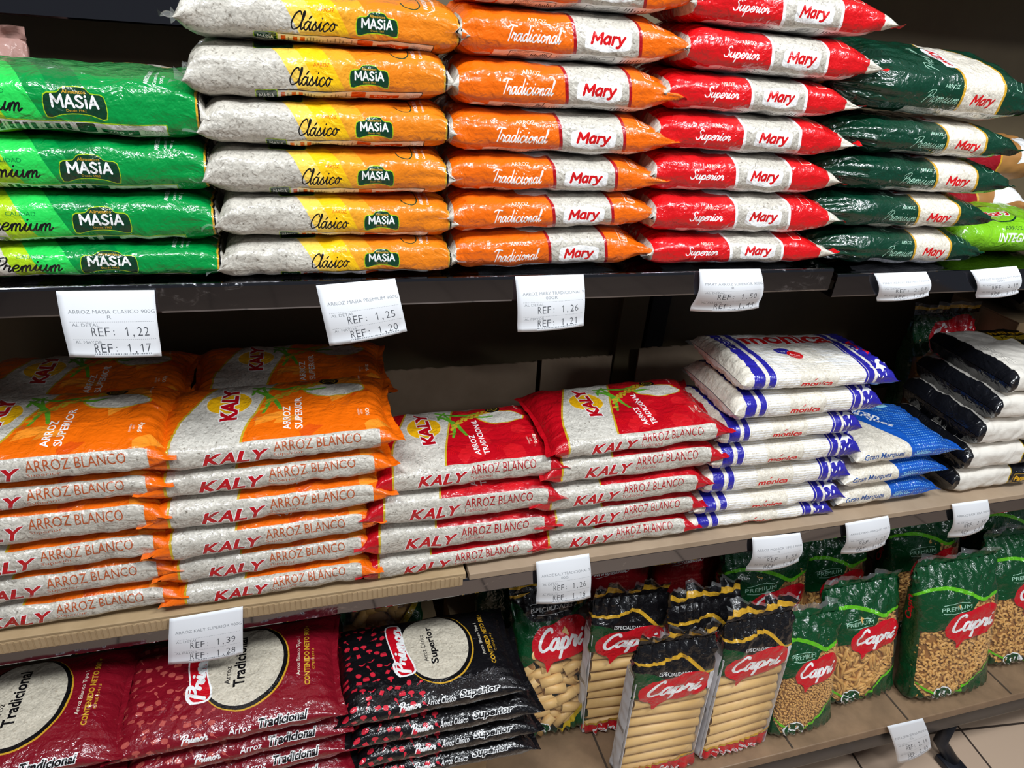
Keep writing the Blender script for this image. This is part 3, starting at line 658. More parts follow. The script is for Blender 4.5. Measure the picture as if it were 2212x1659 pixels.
def art_pantera():
    A = Art('pantera', 205, 200, 54, 'film_white_sack', p=4.2, ends=((9, 3.0, 3.4), (20, 2.2, 2.0)), ear=(1, 3), fin=(0, 0), crump=1.5, pleat=.6, wy=(1.0, 1.0))
    A.add(rect(0, -260, 14, 260), 'film_black_wrinkled'); A.add(poly((146, -260), (206, -260), (206, 260), (132, 260), (140, 30)), 'ink_wheat'); A.add(poly((148, -260), (206, -260), (206, 260), (134, 260), (142, 30)), 'film_black_wrinkled')
    A.add(rect(152, -14, 196, 8), 'ink_gold'); A.add(rect(153, -13, 195, 7), 'ink_black'); A.add(text('Pantera', 156, -9, 36, 12, bold=.03), 'ink_sun')
    A.add(poly((100, 150), (206, 150), (206, 215), (100, 215)), 'ink_wheat'); A.add(rect(102, 168, 206, 215), 'ink_black'); A.add(text('PANTERA', 106, 174, 80, 16, bold=.03), 'ink_sun'); A.add(text('ARROZ', 112, 154, 44, 10, bold=.02), 'ink_black')
    for k in range(4): A.add(text('arroz blanco de grano largo tipo 1' if k % 2 else 'contenido neto 1 kg producto', 24 + 6 * k, 130 - 6 * (k % 2), 74 - 10 * (k % 2), 2.8, rot=-R90, bold=.01), 'ink_black')
    return A
def art_primor(black):
    base, icon = ('ink_black', 'ink_crimson') if black else ('ink_maroon', 'ink_salmon')
    A = Art('primor', 290, 188, 42, base, p=2.7, ends=((26, 1.8, 1.4), (34, 1.7, 1.3)), ear=(7, 9), wy=(1.03, 1.03), fin=(9, 9), fin_mat=(base, base), crump=.9)
    r = random.Random(11); pts = []
    for _ in range(900):
        x, y = r.uniform(4, 138), r.uniform(-60, 205)
        if x > 132 - max(0, y - 10) * .28: continue
        if all((x - u) ** 2 + (y - v) ** 2 > 150 for u, v in pts): pts.append((x, y))
    A0 = A
    class Grow:
        add = staticmethod(lambda f, m: A0.add([[(x + (u - x) * 1.32, y + (v - y) * 1.32) for u, v in q] for q in f], m))
    for x, y in pts:
        A = Grow; k = r.randrange(7); t = r.uniform(0, 3.14)
        if k == 0: A.add(ell(x, y, 4, 3, 10, t), icon)
        elif k == 1: A.add(ribbon(catmull([(x - 4, y - 2), (x, y - 3.4), (x + 4, y)], 3), 1.5, True), icon)
        elif k == 2: A.add([[(x + 4.2 * math.cos(t + q), y + 3.4 * math.sin(t + q)) for q in (.5, 2.4, 3.7, 5.6)]], icon)
        elif k == 3: A.add(ribbon([(x - 3 * math.cos(t), y - 3 * math.sin(t)), (x + 4 * math.cos(t), y + 4 * math.sin(t))], .8), icon); A.add(ell(x + 4 * math.cos(t), y + 4 * math.sin(t), 2.4, 1.7, 8, t), icon)
        elif k == 4: A.add(ell(x, y + 1.5, 4, 2.4, 9), icon); A.add(rect(x - 1, y - 3.5, x + 1, y + 1), icon)
        elif k == 5: A.add(rrect(x - 4, y - 2.4, x + 4, y + 2, 1.2, 2), icon); A.add(rect(x - 3.4, y + 2.6, x + 3.4, y + 3.4), icon)
        else: A.add(blob([(x - 3, y - 2), (x + 2, y - 3), (x + 3.4, y + 1), (x, y + 3), (x - 3.4, y + 2)], 2), icon)
    A = A0; c = (165, 112)
    A.add(ell(c[0], c[1], 64, 78, 44), 'ink_gold'); A.add(ell(c[0] - 1, c[1] + 1.5, 62.5, 77, 44), 'ink_black'); A.add(ell(c[0] - 2.5, c[1] + 3, 58, 72, 44), 'rice_fine')
    A.add(blob([(92, 62), (90, 90), (84, 130), (84, 174), (106, 178), (111, 150), (113, 110), (122, 76), (118, 60)], 4), 'ink_white'); A.add(blob([(94, 65), (92, 92), (86, 130), (86, 171), (105, 175), (109, 150), (111, 110), (119, 77), (116, 63)], 4), 'ink_capri_red')
    A.add(script('Primor', 113, 62, 106, 26, rot=R90, wt=.32, shear=.1), 'ink_white')
    w2, w1 = ('Superior', 'Arroz Clásico') if black else ('Tradicional', 'Arroz')
    A.add(text(w2, 166, 74, 84 if black else 94, 16, rot=R90, bold=.03), 'ink_black'); A.add(text(w1, 146, 80, 60 if black else 34, 8, rot=R90, bold=.005), 'ink_black')
    A.add(text('Arroz Blanco Tipo I', 246, 74, 74, 7, rot=R90), 'ink_cream'); A.add(text('CONTENIDO NETO 900 g', 259, 54, 116, 9, rot=R90, bold=.03, shear=.15), 'ink_gold'); A.add(text('CPE032413', 265, 80, 40, 3.4, rot=R90), 'ink_gold')
    ha, lt = text2(w2, 184, 5, 66, 13, shear=.25, bold=.04, halo=.07)
    A.add(ha, 'ink_white'); A.add(lt, 'ink_black'); A.add(text(w1, 130 if black else 146, 4, 46 if black else 30, 10, shear=.2, bold=.01), 'ink_white')
    A.add(script('Primor', 86, 3, 34, 13, wt=.30, shear=.2), 'ink_white')
    return A
def capri_logo(a, x0, y0, w, h):
    sx = lambda u, v: (x0 + w * u, y0 + h * v)
    a.add(blob([sx(.02, .30), sx(0, .62), sx(.16, .88), sx(.42, .92), sx(.62, 1.02), sx(.86, 1.0), sx(1, .74), sx(.97, .40), sx(.80, .22), sx(.52, .14), sx(.34, .10), sx(.22, -.10), sx(.18, .12)], 4), 'ink_capri_red')
    a.add(script('Capri', x0 + w * .12, y0 + h * .20, w * .76, h * .64, wt=.30, shear=.25), 'ink_white')
def art_capri(W, H, T=85, badge='7-9', pasta_word=None):
    A = Art('capri', H, W, T, 'clear_window', p=3.2, stand=True, ends=((24, 2.4, 2.0), (105, 1.35, 1.1)), ear=(0, 0), wy=(.98, 1.06), fin=(0, 24), fin_mat=('clear_film', ('ink_capri_green', 'clear_film')), crump=1.5, pleat=3.2, ga=7, gb=5)
    w = W / 2; P2 = A.P / 2; q = H / 336
    A.add(poly((-w - 2, 0), (-P2, 0), (-P2, H), (-w - 2, H)), 'ink_capri_green'); A.add(poly((w + T * .75, 0), (P2, 0), (P2, H), (w + T * .75, H)), 'ink_capri_green')
    edge = catmull([(-P2, 172 * q), (-w, 186 * q), (-w * .4, 196 * q), (0, 214 * q), (w * .3, 250 * q), (w * .62, 252 * q), (w, 262 * q), (P2, 262 * q)], 5)
    A.add([edge + [(P2, H), (-P2, H)]], 'ink_capri_green')
    A.add(ribbon(catmull([(-w * 1.3, 262 * q), (-w * .9, 284 * q), (-w * .4, 286 * q), (w * .1, 268 * q), (w * .42, 250 * q), (w * .7, 256 * q), (w * 1.3, 262 * q)], 6), 8, True), 'ink_bright_green')
    A.add(text('PREMIUM', -w * .62, 236 * q, w * .72, 8.5), 'ink_mint'); A.add(ribbon(catmull([(-w * .58, 249 * q), (-w * .26, 252 * q), (w * .06, 249 * q)], 4), 1), 'ink_mint'); A.add(ribbon(catmull([(-w * .58, 232 * q), (-w * .26, 229 * q), (w * .06, 232 * q)], 4), 1), 'ink_mint')
    capri_logo(A, -w * .52, 148 * q, w * 1.42, 88 * q)
    A.add(poly((-P2, 0), (-w * .75, 0), (-w * .75, 14), (-w, 40), (-P2, 46)), 'ink_capri_green'); A.add(rect(-w, 0, w, 9), 'ink_capri_green')
    A.add([catmull([(-w * .1, 8), (w * .2, 36), (w * .6, 62), (w * 1.02, 84)], 5) + [(w * 1.02, 0)]], 'ink_capri_green'); A.add(ribbon(catmull([(-w * .1, 8), (w * .2, 36), (w * .6, 62), (w * 1.02, 84)], 5), 5, True), 'ink_bright_green')
    A.add(ribbon(catmull([(-w, 48), (-w * .7, 30), (-w * .35, 22)], 4), 5, True), 'ink_bright_green')
    A.add(ell(-w * .42, 22, 24, 17, 24), 'ink_white'); A.add(ell(-w * .42, 22, 21.5, 14.5, 24), 'ink_capri_green'); A.add(text(badge, -w * .42 - 15, 18, 30, 10, bold=.03), 'ink_white'); A.add(text('minutos', -w * .42 - 10, 12, 20, 3.6), 'ink_white')
    A.add(text('Capri', -w - 22, 200 * q, 60, 20, rot=R90, bold=.03), 'ink_capri_red')
    return A
def art_special(W, H, T=80, wave=1.0):
    A = Art('special', H, W, T, 'clear_window', p=3.4, stand=True, ends=((20, 2.4, 2.0), (120, 1.3, 1.1)), ear=(0, 0), wy=(.98, 1.04), fin=(0, 26), fin_mat=('clear_film', ('ink_black', 'ink_gold', 'clear_film')), crump=1.8, pleat=3.5, ga=7, gb=5)
    w = W / 2; P2 = A.P / 2
    A.add(poly((-w, 0), (-P2, 0), (-P2, H), (-w, H)), 'ink_capri_green'); A.add(poly((w + T * .7, 0), (P2, 0), (P2, H), (w + T * .7, H)), 'ink_capri_green')
    A.add([catmull([(-P2, 150), (-w, 158), (-w * .5, 176), (-w * .1, 196), (w * .4, 236), (w, 262), (P2, 262)], 5) + [(P2, H), (-P2, H)]], 'ink_capri_green')
    A.add([catmull([(-P2, 290), (-w, 286), (-w * .6, 250), (-w * .2, 244), (w * .3, 244), (w * .62, 262), (w * .75, 296), (P2, 284)], 5) + [(P2, H), (-P2, H)]], 'ink_black')
    A.add(ribbon(catmull([(-w * 1.5, 302), (-w * .8, 296), (-w * .2, 312), (w * .4, 306), (w * .66, 274), (w * .8, 268), (w * 1.5, 300)], 6), 7, True), 'ink_gold')
    A.add(text('ESPECIALIDADES', -w * .55, 262, w * 1.1, 8, bold=.01), 'ink_white'); A.add(ribbon(catmull([(-w * .55, 276), (0, 280), (w * .55, 276)], 4), .9), 'ink_white'); A.add(ribbon(catmull([(-w * .4, 257), (0, 254), (w * .4, 257)], 4), .9), 'ink_white')
    capri_logo(A, -w * .62, 152, w * 1.55, 92)
    A.add(rect(-w, 0, w, 8), 'ink_capri_green'); A.add([catmull([(w * .1, 8), (w * .4, 30), (w * .75, 60), (w * 1.05, 88)], 5) + [(w * 1.05, 0)]], 'ink_capri_green'); A.add(ribbon(catmull([(w * .0, 10), (w * .4, 34), (w * .75, 66), (w * 1.0, 96)], 5), 12, True), 'ink_wheat')
    A.add(ell(-w * .5, 20, 20, 15, 24), 'ink_white'); A.add(ell(-w * .5, 20, 18, 13, 24), 'ink_capri_green'); A.add(text('15', -w * .5 - 9, 15, 18, 11, bold=.03), 'ink_white')
    return A
def art_cannelloni():
    H, W, T = 330, 162, 50
    A = Art('cannelloni', H, W, T, 'clear_window', p=6.0, stand=True, ends=((10, 2.4, 2.2), (62, 1.2, 1.1)), ear=(0, 0), wy=(.99, .94), fin=(0, 34), fin_mat=('clear_film', ('ink_black', 'ink_gold', 'ink_black', 'clear_film')), crump=1.6, pleat=3.6, ga=7, gb=5)
    w = W / 2; P2 = A.P / 2
    A.add(rect(-P2, 0, -w - 2, 262), 'tray_board'); A.add(rect(w + 2, 0, P2, 262), 'tray_board'); A.add(rect(-w - T, 120, -w - 6, 132), 'ink_grey')
    A.add([catmull([(-w - 4, 216), (-w * .8, 226), (-w * .4, 258), (w * .3, 268), (w * .62, 268), (w + 3, 266)], 4) + [(w + 3, 284), (-w - 4, 284)]], 'ink_capri_green')
    A.add([catmull([(-P2, 282), (-w, 282), (-w * .5, 274), (-w * .1, 254), (w * .3, 258), (w * .6, 272), (w, 268), (P2, 268)], 4) + [(P2, H), (-P2, H)]], 'ink_black')
    A.add(ribbon(catmull([(-w * 1.3, 300), (-w * .5, 296), (w * .1, 304), (w * .5, 280), (w * .7, 266), (w * 1.05, 264)], 6), 7, True), 'ink_gold')
    A.add(text('ESPECIALIDADES', -w * .45, 272, w * .8, 7, rot=-.1), 'ink_white')
    capri_logo(A, -w * .86, 198, w * 1.72, 72)
    A.add([catmull([(-w - 1, 26), (-w * .3, 30), (w * .4, 34), (w + 1, 44)], 4) + [(w + 1, 0), (-w - 1, 0)]], 'ink_capri_red'); A.add(ribbon(catmull([(-w, 30), (-w * .3, 34), (w * .4, 39), (w, 50)], 4), 6, True), 'ink_gold')
    A.add(script('Cannellone', -w * .7, 8, w * 1.3, 18, wt=.2), 'ink_white'); A.add(rect(w * .84, 222, w, 262), 'tray_board')
    return A
def art_backs(kind):
    base = {'green': 'film_green_wrinkled', 'red': 'film_red_pack'}[kind]
    A = Art('back', 230, 170, 46, base, p=3.2, stand=True, ends=((20, 2.2, 2.0), (46, 1.4, 1.2)), ear=(0, 0), fin=(10, 16), fin_mat=(base, base), crump=1.6, pleat=2.4, ga=7, gb=5)
    if kind == 'red':
        A.add(script('Cannellone', -66, 90, 92, 28, wt=.17), 'ink_white'); A.add(ribbon([(-50, 84), (20, 92)], 1.2), 'ink_white')
        A.add(text('DIRECTO AL', -14, 74, 44, 7), 'ink_salmon'); A.add(text('HORNO', 0, 63, 28, 7), 'ink_salmon')
        for k in range(3): A.add(text('PASTA ALIMENTICIA DE SEMOLA DURUM' if k < 2 else 'CONTENIDO NETO 250g', -66, 50 - 9 * k, 90 if k < 2 else 50, 4.4), 'ink_salmon')
    else:
        A.add(text('PASTA ALIMENTICIA DE SEMOLA DURUM', -70, 150, 132, 6), 'ink_mint'); A.add(text('CONTENIDO NETO 500g', -70, 136, 84, 6), 'ink_mint')
        A.add(ribbon(catmull([(40, 186), (36, 174), (44, 164), (56, 168)], 4), 2), 'ink_mint'); A.add(ribbon(catmull([(-90, 186), (-30, 196), (40, 192), (95, 200)], 4), 5, True), 'ink_bright_green')
    return A
def art_lime():
    A = Art('lime', 250, 160, 62, 'ink_lime_bag', p=2.4, ends=((50, 1.8, 1.5), (50, 1.8, 1.5)), ear=(5, 6), fin=(9, 9), fin_mat=('ink_lime_bag', 'ink_lime_bag'), crump=1.2)
    A.add(ell(118, 62, 42, 30, 28, .25), 'ink_badge_green'); A.add(ell(118, 62, 39, 27, 28, .25), 'ink_lime_bag'); A.add(sans('Mary', 94, 53, 50, 16, wt=.5), 'ink_white'); A.add(sans('Mary', 94, 53, 50, 16, wt=.25), 'ink_red')
    A.add(ribbon(catmull([(52, 80), (58, 60), (74, 44), (90, 36)], 4), 3), 'ink_badge_green'); A.add(ribbon(catmull([(58, 46), (70, 74), (80, 88)], 4), 3), 'ink_badge_green')
    A.add(text('INTEGRAL', 96, -4, 74, 15, bold=.02), 'ink_white'); A.add(text('ARROZ', 108, 16, 34, 7), 'ink_badge_green')
    return A
# ------------------------------------------------------------------ the setting
def structure(name, mb, mats):
    o = mb.build(name, mats); o['kind'] = 'structure'; return o
mb = MB(); mb.box(-3, 4.5, -4, 1.2, -0.05, 0.0); structure('floor', mb, 'floor_tile')
mb = MB(); mb.box(-2.2, 3.4, 0.46, 0.49, 0.05, 2.3); structure('wall_back', mb, 'back_panel')
TOP, TOP2, MID, BOT = 1.252, 1.243, 0.764, 0.235
def shelf(name, x0, x1, y0, y1, z, lip, label, mats=('shelf_steel', 'shelf_steel')):
    t = empty(name, ((x0 + x1) / 2, y0, z), label=label, cat='shelf'); w = (x1 - x0) / 2
    d = MB(); d.box(-w, w, 0.004, y1 - y0, -0.012, 0, 0, 0.001); d.build('shelf_deck', mats[0], t)
    # folded front lip: rounded top edge, flat face, turned-in foot
    prof = [(0.012, 0.0), (0.0042, 0.0006)] + [(0.0042 - 0.0042 * math.sin(q * PI / 14), 0.0006 - 0.0042 * (1 - math.cos(q * PI / 14))) for q in range(1, 8)] + [ (0.0, -lip + 0.003), (0.001, -lip + 0.0008), (0.004, -lip), (0.03, -lip), (0.03, -lip + 0.0015), (0.005, -lip + 0.0015), (0.003, -0.006), (0.010, -0.003)]
    k = len(prof); V = [(x, y, zz) for x in (-w, w) for y, zz in prof]
    F = [(i, (i + 1) % k, k + (i + 1) % k, k + i) for i in range(k)] + [tuple(range(k))[::-1], tuple(range(k, 2 * k))]
    mesh_obj('front_lip', V, F, [mats[1]], t, smooth=False)
    return t
shelf('shelf', -1.6, 0.742, 0.0, 0.455, TOP, 0.034, 'polished dark steel shelf under the green, yellow, orange and red rice stacks')
shelf('shelf', 0.752, 2.6, 0.0, 0.455, TOP2, 0.036, 'shorter dark steel shelf at upper right, set slightly lower than its neighbour')
shelf('shelf', 0.82, 2.6, 0.16, 0.455, 1.72, 0.036, 'dark upper shelf above the dark green stack')
shelf('shelf', -1.6, 2.6, 0.0, 0.455, MID - 0.0138, 0.034, 'middle steel shelf covered in cardboard, carrying orange, red and blue bags')
shelf('shelf', -1.6, 0.80, 0.34, 0.455, 1.489 + 0.036, 0.036, 'dark upper shelf edge behind the tallest stacks at the top left')
t = empty('bottom_shelf', (0.5, -0.10, BOT), label='lowest shelf, brown taped board under the pasta bags', cat='shelf')
d = MB(); d.box(-2.1, 2.1, 0.0, 0.55, -0.024, 0, 0, 0.002); d.build('shelf_board', 'bottom_board', t)
for x in (0.02, 0.42, 0.72, 1.02): 
    d = MB(); d.box(x, x + 0.004, 0.004, 0.5, 0.0002, 0.0012); d.build('board_seam', 'board_seam', t)
# posts behind the middle shelf
for x, w, m, lab in ((0.675, 0.030, 'upright_paint', 'tan square post on the back panel, left of the dark slot'), (0.735, 0.022, 'dark_slot', 'black slotted post on the back panel above the blue bags')):
    d = MB(); d.box(-w, w, -0.008, 0.008, 0, 1.75, 0, 0.002); o = d.build('upright_post', m); o.location = (x, 0.4515, 0.0)
    o['label'] = lab; o['category'] = 'post'
def wavy_sheet(name, x0, x1, y, z0, z1, th, mat, label, lean=0.0, edge=None, seed=0):
    r = random.Random(seed); n = 40; V = []; top = []
    for i in range(n + 1): top.append(z1 + r.uniform(-.0015, .0015))
    for i in range(n + 1):
        x = x0 + (x1 - x0) * i / n
        V += [(x, y, z0), (x, y + lean, top[i]), (x, y + lean + th, top[i]), (x, y + th, z0)]
    F = [(4 * i + k, 4 * i + 4 + k, 4 * i + 4 + (k + 1) % 4, 4 * i + (k + 1) % 4) for i in range(n) for k in range(4)] + [(0, 1, 2, 3), (4 * n + 3, 4 * n + 2, 4 * n + 1, 4 * n)]
    o = mesh_obj(name, V, F, [mat], smooth=False); o['label'] = label; o['category'] = 'cardboard'; return o
# cardboard liner on the left of the middle shelf, its corrugated edge to the front
t = empty('shelf_liner', (-0.2, 0.0, MID - 0.012), label='thick corrugated cardboard liner under the orange bags', cat='cardboard')
d = MB(); d.box(-1.0, 0.42, 0.0, 0.44, 0.0, 0.012, 0, 0.001); d.build('liner_sheet', 'cardboard', t)
d = MB()
for k in range(190):
    x = -0.99 + k * 0.0074; d.box(x, x + 0.0052, -0.0062, -0.0042, -0.006, 0.0105)
d.build('corrugated_edge', 'cardboard', t)
d = MB(); d.box(-0.998, 0.41, -0.0055, -0.0043, -0.0075, 0.0116); d.build('front_flap', 'cardboard', t)
d = MB(); d.box(-1.18, 1.2, -0.004, 0.44, 0.0, 0.0118, 0, 0.001); o = d.build('shelf_liner', 'cardboard_grey'); o.location = (1.405, 0.0, MID - 0.012)
o['label'] = 'brown cardboard liner under the red, blue and black-ended bags'; o['category'] = 'cardboard'
wavy_sheet('cardboard_sheet', 0.06, 0.465, 0.425, MID, 0.900, 0.004, 'cardboard_grey', 'wide cardboard sheet standing at the back, above the shorter red stack', 0.01, seed=1)
wavy_sheet('cardboard_sheet', 0.10, 0.462, 0.418, MID, 0.803, 0.003, 'cardboard_torn', 'torn pale cardboard strip at the foot of the wide standing sheet', 0.004, seed=2)
wavy_sheet('cardboard_sheet', 0.475, 0.635, 0.425, MID, 0.905, 0.004, 'cardboard_grey', 'narrow cardboard sheet standing beside the tan post, behind the taller red stack', 0.01, seed=3)
wavy_sheet('cardboard_sheet', 0.690, 0.90, 0.410, MID, 0.925, 0.004, 'cardboard_grey', 'cardboard sheet standing behind the top of the blue-striped stack', 0.012, seed=4)
d = MB(); d.box(-1.6, 2.6, -0.088, -0.040, 0.130, 0.2105, 0, 0.016); d.tube([(1.43, -0.062, 0.14), (1.43, -0.065, 0.05), (1.45, -0.10, 0.014)], 0.016, 14); d.box(1.42, 1.47, -0.125, -0.075, 0.0, 0.02, 0, 0.004)
o = d.build('base_rail', 'pipe_black', smooth=True); o['label'] = 'black base tube with a foot under the bottom shelf, over the tiles'; o['category'] = 'rail'

# ------------------------------------------------------------------ bags lying in stacks
ORD = ['topmost', 'second from top', 'third from top', 'fourth from top', 'fifth from top', 'sixth from top', 'bottom']
def lying(name, art, xc, yc, z, L, T, tilt, seed, label, group, cat='bag', yaw=0.0, roll=0.0, **kw):
    t = empty(name, (xc, yc, z), (roll, -tilt, yaw), label, cat, group)
    shp = Shape(art, T=T, seed=seed, L=L, **{k: v for k, v in kw.items() if k in ('zoff', 'shift', 'sag', 'crump')})
    bag_parts(t, art, shp, seed=seed, wave=kw.get('wave', (1.5, 1.5)), curl=kw.get('curl', (0, 0)), seals=kw.get('seals', (True, True)))
    return t
STACK = {
 'green': [(-0.21, 262, 1.256, 37, 0.0), (-0.211, 262, 1.293, 53, 0.0), (-0.212, 262, 1.346, 55, 0.0), (-0.212, 262, 1.401, 62, -0.01)],
 'clas': [(0.05, 262, 1.253, 45, 0.009), (0.049, 258, 1.298, 49, -0.010), (0.044, 259, 1.347, 51, 0.005), (0.044, 257, 1.398, 48, 0.012), (0.038, 262, 1.446, 52, 0.024), (0.045, 276, 1.498, 50, -0.004)],
 'trad': [(0.312, 261, 1.256, 50, 0.010), (0.31, 271, 1.306, 45, 0.012), (0.308, 272, 1.351, 45, -0.008), (0.31, 277, 1.396, 50, -0.008), (0.309, 270, 1.446, 52, 0.0), (0.313, 274, 1.498, 52, 0.008), (0.312, 266, 1.55, 46, 0.01)],
 'sup': [(0.587, 286, 1.256, 42, -0.005), (0.583, 292, 1.298, 54, -0.015), (0.571, 284, 1.352, 51, -0.016), (0.571, 290, 1.403, 48, -0.02), (0.567, 279, 1.451, 45, -0.016), (0.584, 274, 1.496, 50, -0.018), (0.586, 282, 1.546, 48, -0.01)],
 'prem': [(0.865, 305, 1.246, 57, -0.03), (0.845, 330, 1.303, 51, -0.03), (0.858, 332, 1.354, 52, -0.03), (0.855, 315, 1.406, 49, -0.03), (0.851, 330, 1.456, 72, -0.03)],
 'kA': [(-0.337, 282, 0.765, 44, 0.02), (-0.34, 282, 0.809, 48, 0.02), (-0.337, 282, 0.857, 45, 0.02), (-0.337, 282, 0.902, 56, 0.02), (-0.33, 282, 0.958, 40, 0.02), (-0.321, 284, 0.998, 46, 0.02)],
 'kB': [(-0.062, 272, 0.766, 40, 0.034), (-0.064, 277, 0.806, 47, 0.034), (-0.065, 282, 0.853, 49, 0.034), (-0.054, 297, 0.902, 49, 0.034), (-0.052, 298, 0.951, 44, 0.034), (-0.043, 297, 0.995, 42, 0.034)],
 'kC': [(0.204, 273, 0.765, 40, 0.018), (0.212, 288, 0.805, 56, -0.008), (0.216, 278, 0.861, 58, 0.003), (0.223, 264, 0.919, 46, 0.012)],
 'kD': [(0.478, 275, 0.766, 42, 0.004), (0.483, 274, 0.808, 47, 0.002), (0.474, 284, 0.855, 49, 0.016), (0.488, 290, 0.904, 50, 0.01), (0.492, 280, 0.954, 40, 0.035)],
 'E': [(0.763, 299, 0.765, 32, -0.02), (0.772, 307, 0.797, 38, -0.03), (0.774, 294, 0.835, 55, -0.012), (0.775, 291, 0.890, 50, -0.012), (0.771, 273, 0.940, 45, 0.0), (0.786, 285, 0.985, 51, -0.015), (0.796, 299, 1.036, 42, -0.04)],
 'F': [(1.038, 222, 0.766, 52, 0.028), (1.035, 222, 0.818, 44, 0.03), (1.050, 225, 0.862, 44, 0.016)],
 'G': [(1.306, 205, 0.766, 54, 0.012), (1.307, 205, 0.82, 56, 0.012), (1.314, 205, 0.876, 58, 0.012), (1.325, 205, 0.934, 53, 0.012), (1.340, 205, 0.987, 50, 0.012)]}
def stack(key, art, look, where, group, y0, name='rice_bag', seed0=0, yaw=None, **kw):
    rows = STACK[key]; n = len(rows); r = random.Random(seed0); res = []
    for i, (xc, L, z, T, tilt) in enumerate(rows):
        od = 'bottom' if i == 0 else ORD[n - 1 - i]
        yj = r.uniform(-.002, .004) + (i == 0) * -.001
        yw = r.uniform(-.015, .015) if yaw is None else yaw
        kk = dict(kw)
        if key == 'E' and i < n - 1: kk['seals'] = (True, False)
        kk.setdefault('shift', (0, r.uniform(-2.5, 2.5)))
        res.append(lying(name, art, xc, y0 + art.W / 2000 + yj, z, L, T, tilt, seed0 + i, f'{look}, {od} {where}', group, yaw=yw, **kk))
    return res
A_green, A_clas = art_masia(True), art_masia(False)
A_trad, A_sup, A_prem = art_mary('t'), art_mary('s'), art_mary('p')
A_ko, A_kr, A_mo, A_gm, A_pa = art_kaly(True), art_kaly(False), art_monica(), art_marques(), art_pantera()
stack('green', A_green, 'green rice bag with lime stripe', 'of the far left top-shelf stack', 'green rice bags at the far left of the top shelf', 0.006, seed0=100, zoff=(0, -6))
stack('clas', A_clas, 'yellow-striped rice bag', 'of the stack beside the green bags', 'yellow and orange striped rice bags on the top shelf', 0.004, seed0=200, zoff=(-8, -4), wave=(4, 1.5))
stack('trad', A_trad, 'orange rice bag with clear window', 'of its top-shelf stack', 'orange rice bags on the top shelf', 0.004, seed0=300, zoff=(-2, -2))
stack('sup', A_sup, 'red rice bag with white-edged window', 'of its top-shelf stack', 'red rice bags on the top shelf', 0.004, seed0=400, zoff=(-2, -3), wave=(2, 3))
pr = stack('prem', A_prem, 'dark green rice bag with gold-edged window', 'of its top-shelf stack', 'dark green rice bags on the top shelf', 0.008, seed0=500, zoff=(-6, -4), wave=(6, 2))
pr[-1].rotation_euler.x = 0.22; pr[-1].location.y += 0.010; pr[-1].location.z += 0.012
stack('kA', A_ko, 'orange and white rice bag', 'of the leftmost middle-shelf stack', 'orange rice bags, leftmost stack of the middle shelf', 0.006, seed0=600)
stack('kB', A_ko, 'orange and white rice bag', 'of the orange stack touching the red bags', 'orange rice bags, second stack of the middle shelf', 0.006, seed0=700)
stack('kC', A_kr, 'red and white rice bag', 'of the shorter middle-shelf red stack', 'red rice bags, shorter stack of the middle shelf', 0.006, seed0=800)
stack('kD', A_kr, 'red and white rice bag', 'of the taller middle-shelf red stack', 'red rice bags, taller stack of the middle shelf', 0.006, seed0=900)
stack('E', A_mo, 'blue-ended pinstriped rice bag', 'of its middle-shelf stack', 'blue and white rice bags on the middle shelf', 0.010, seed0=1000, zoff=(0, -4))
stack('F', A_gm, 'cream rice bag with dotted blue end', 'of its short stack', 'cream and blue rice bags on the middle shelf', 0.012, seed0=1100, zoff=(0, -3))
stack('G', A_pa, 'white rice sack with black ends', 'of the middle-shelf right-hand stack', 'white and black rice sacks on the middle shelf', 0.014, seed0=1200, yaw=-0.03)

def carton(x0, x1, y0, y1, z0, z1, label):
    t = empty('carton', ((x0 + x1) / 2, (y0 + y1) / 2, z0), label=label, cat='carton'); w, d_, h = (x1 - x0) / 2, (y1 - y0) / 2, z1 - z0
    b = MB(); b.box(-w, w, -d_, d_, 0, h - .002, 0, .002); b.build('box', 'cardboard', t)
    b = MB(); b.box(-w, -.001, -d_, d_, h - .002, h); b.box(.001, w, -d_, d_, h - .002, h); b.build('top_flaps', 'cardboard', t)
    return t
# second row, deep in the shade of the middle shelf
carton(-0.47, -0.16, 0.20, 0.39, MID, 0.961, 'cardboard carton in the shade behind the leftmost orange stack')
carton(-0.15, 0.13, 0.20, 0.39, MID, 0.961, 'cardboard carton in the shade behind the second orange stack')
lying('rice_bag', A_ko, -0.325, 0.288, 0.962, 282, 44, 0.0, 61, 'shaded orange rice bag behind the leftmost orange stack', 'orange rice bags in the shade behind')
lying('rice_bag', A_ko, -0.02, 0.288, 0.962, 282, 44, 0.0, 62, 'shaded orange rice bag behind the second orange stack', 'orange rice bags in the shade behind')
lying('rice_bag', A_kr, 0.250, 0.275, MID + 0.001, 280, 46, 0.0, 63, 'red rice bag lying low behind the shorter red stack', None)
# far right of the top shelf
lying('rice_bag', art_lime(), 1.125, 0.125, 1.2445, 250, 66, 0.0, 71, 'lime green rice bag at the right end of the upper right shelf', None, yaw=-0.05, crump=1.2)
A_low = art_primor(False); A_blk = art_primor(True)
carton(-0.585, -0.275, -0.085, 0.085, BOT, 0.548, 'plain carton under the far left maroon bags')
carton(-0.27, 0.005, -0.08, 0.08, BOT, 0.458, 'plain carton under the middle maroon bags')
carton(0.06, 0.26, -0.07, 0.085, BOT, 0.405, 'plain carton under the black rice bags')
MG, BG = 'maroon rice bags on the bottom shelf', 'black rice bags on the bottom shelf'
lying('rice_bag', A_low, -0.436, -0.006, 0.550, 288, 44, 0.02, 81, 'maroon rice bag, lower of the two at the bottom left edge', MG, yaw=.02)
lying('rice_bag', A_low, -0.432, -0.006, 0.594, 290, 44, 0.02, 82, 'maroon rice bag, upper of the two at the bottom left edge', MG)
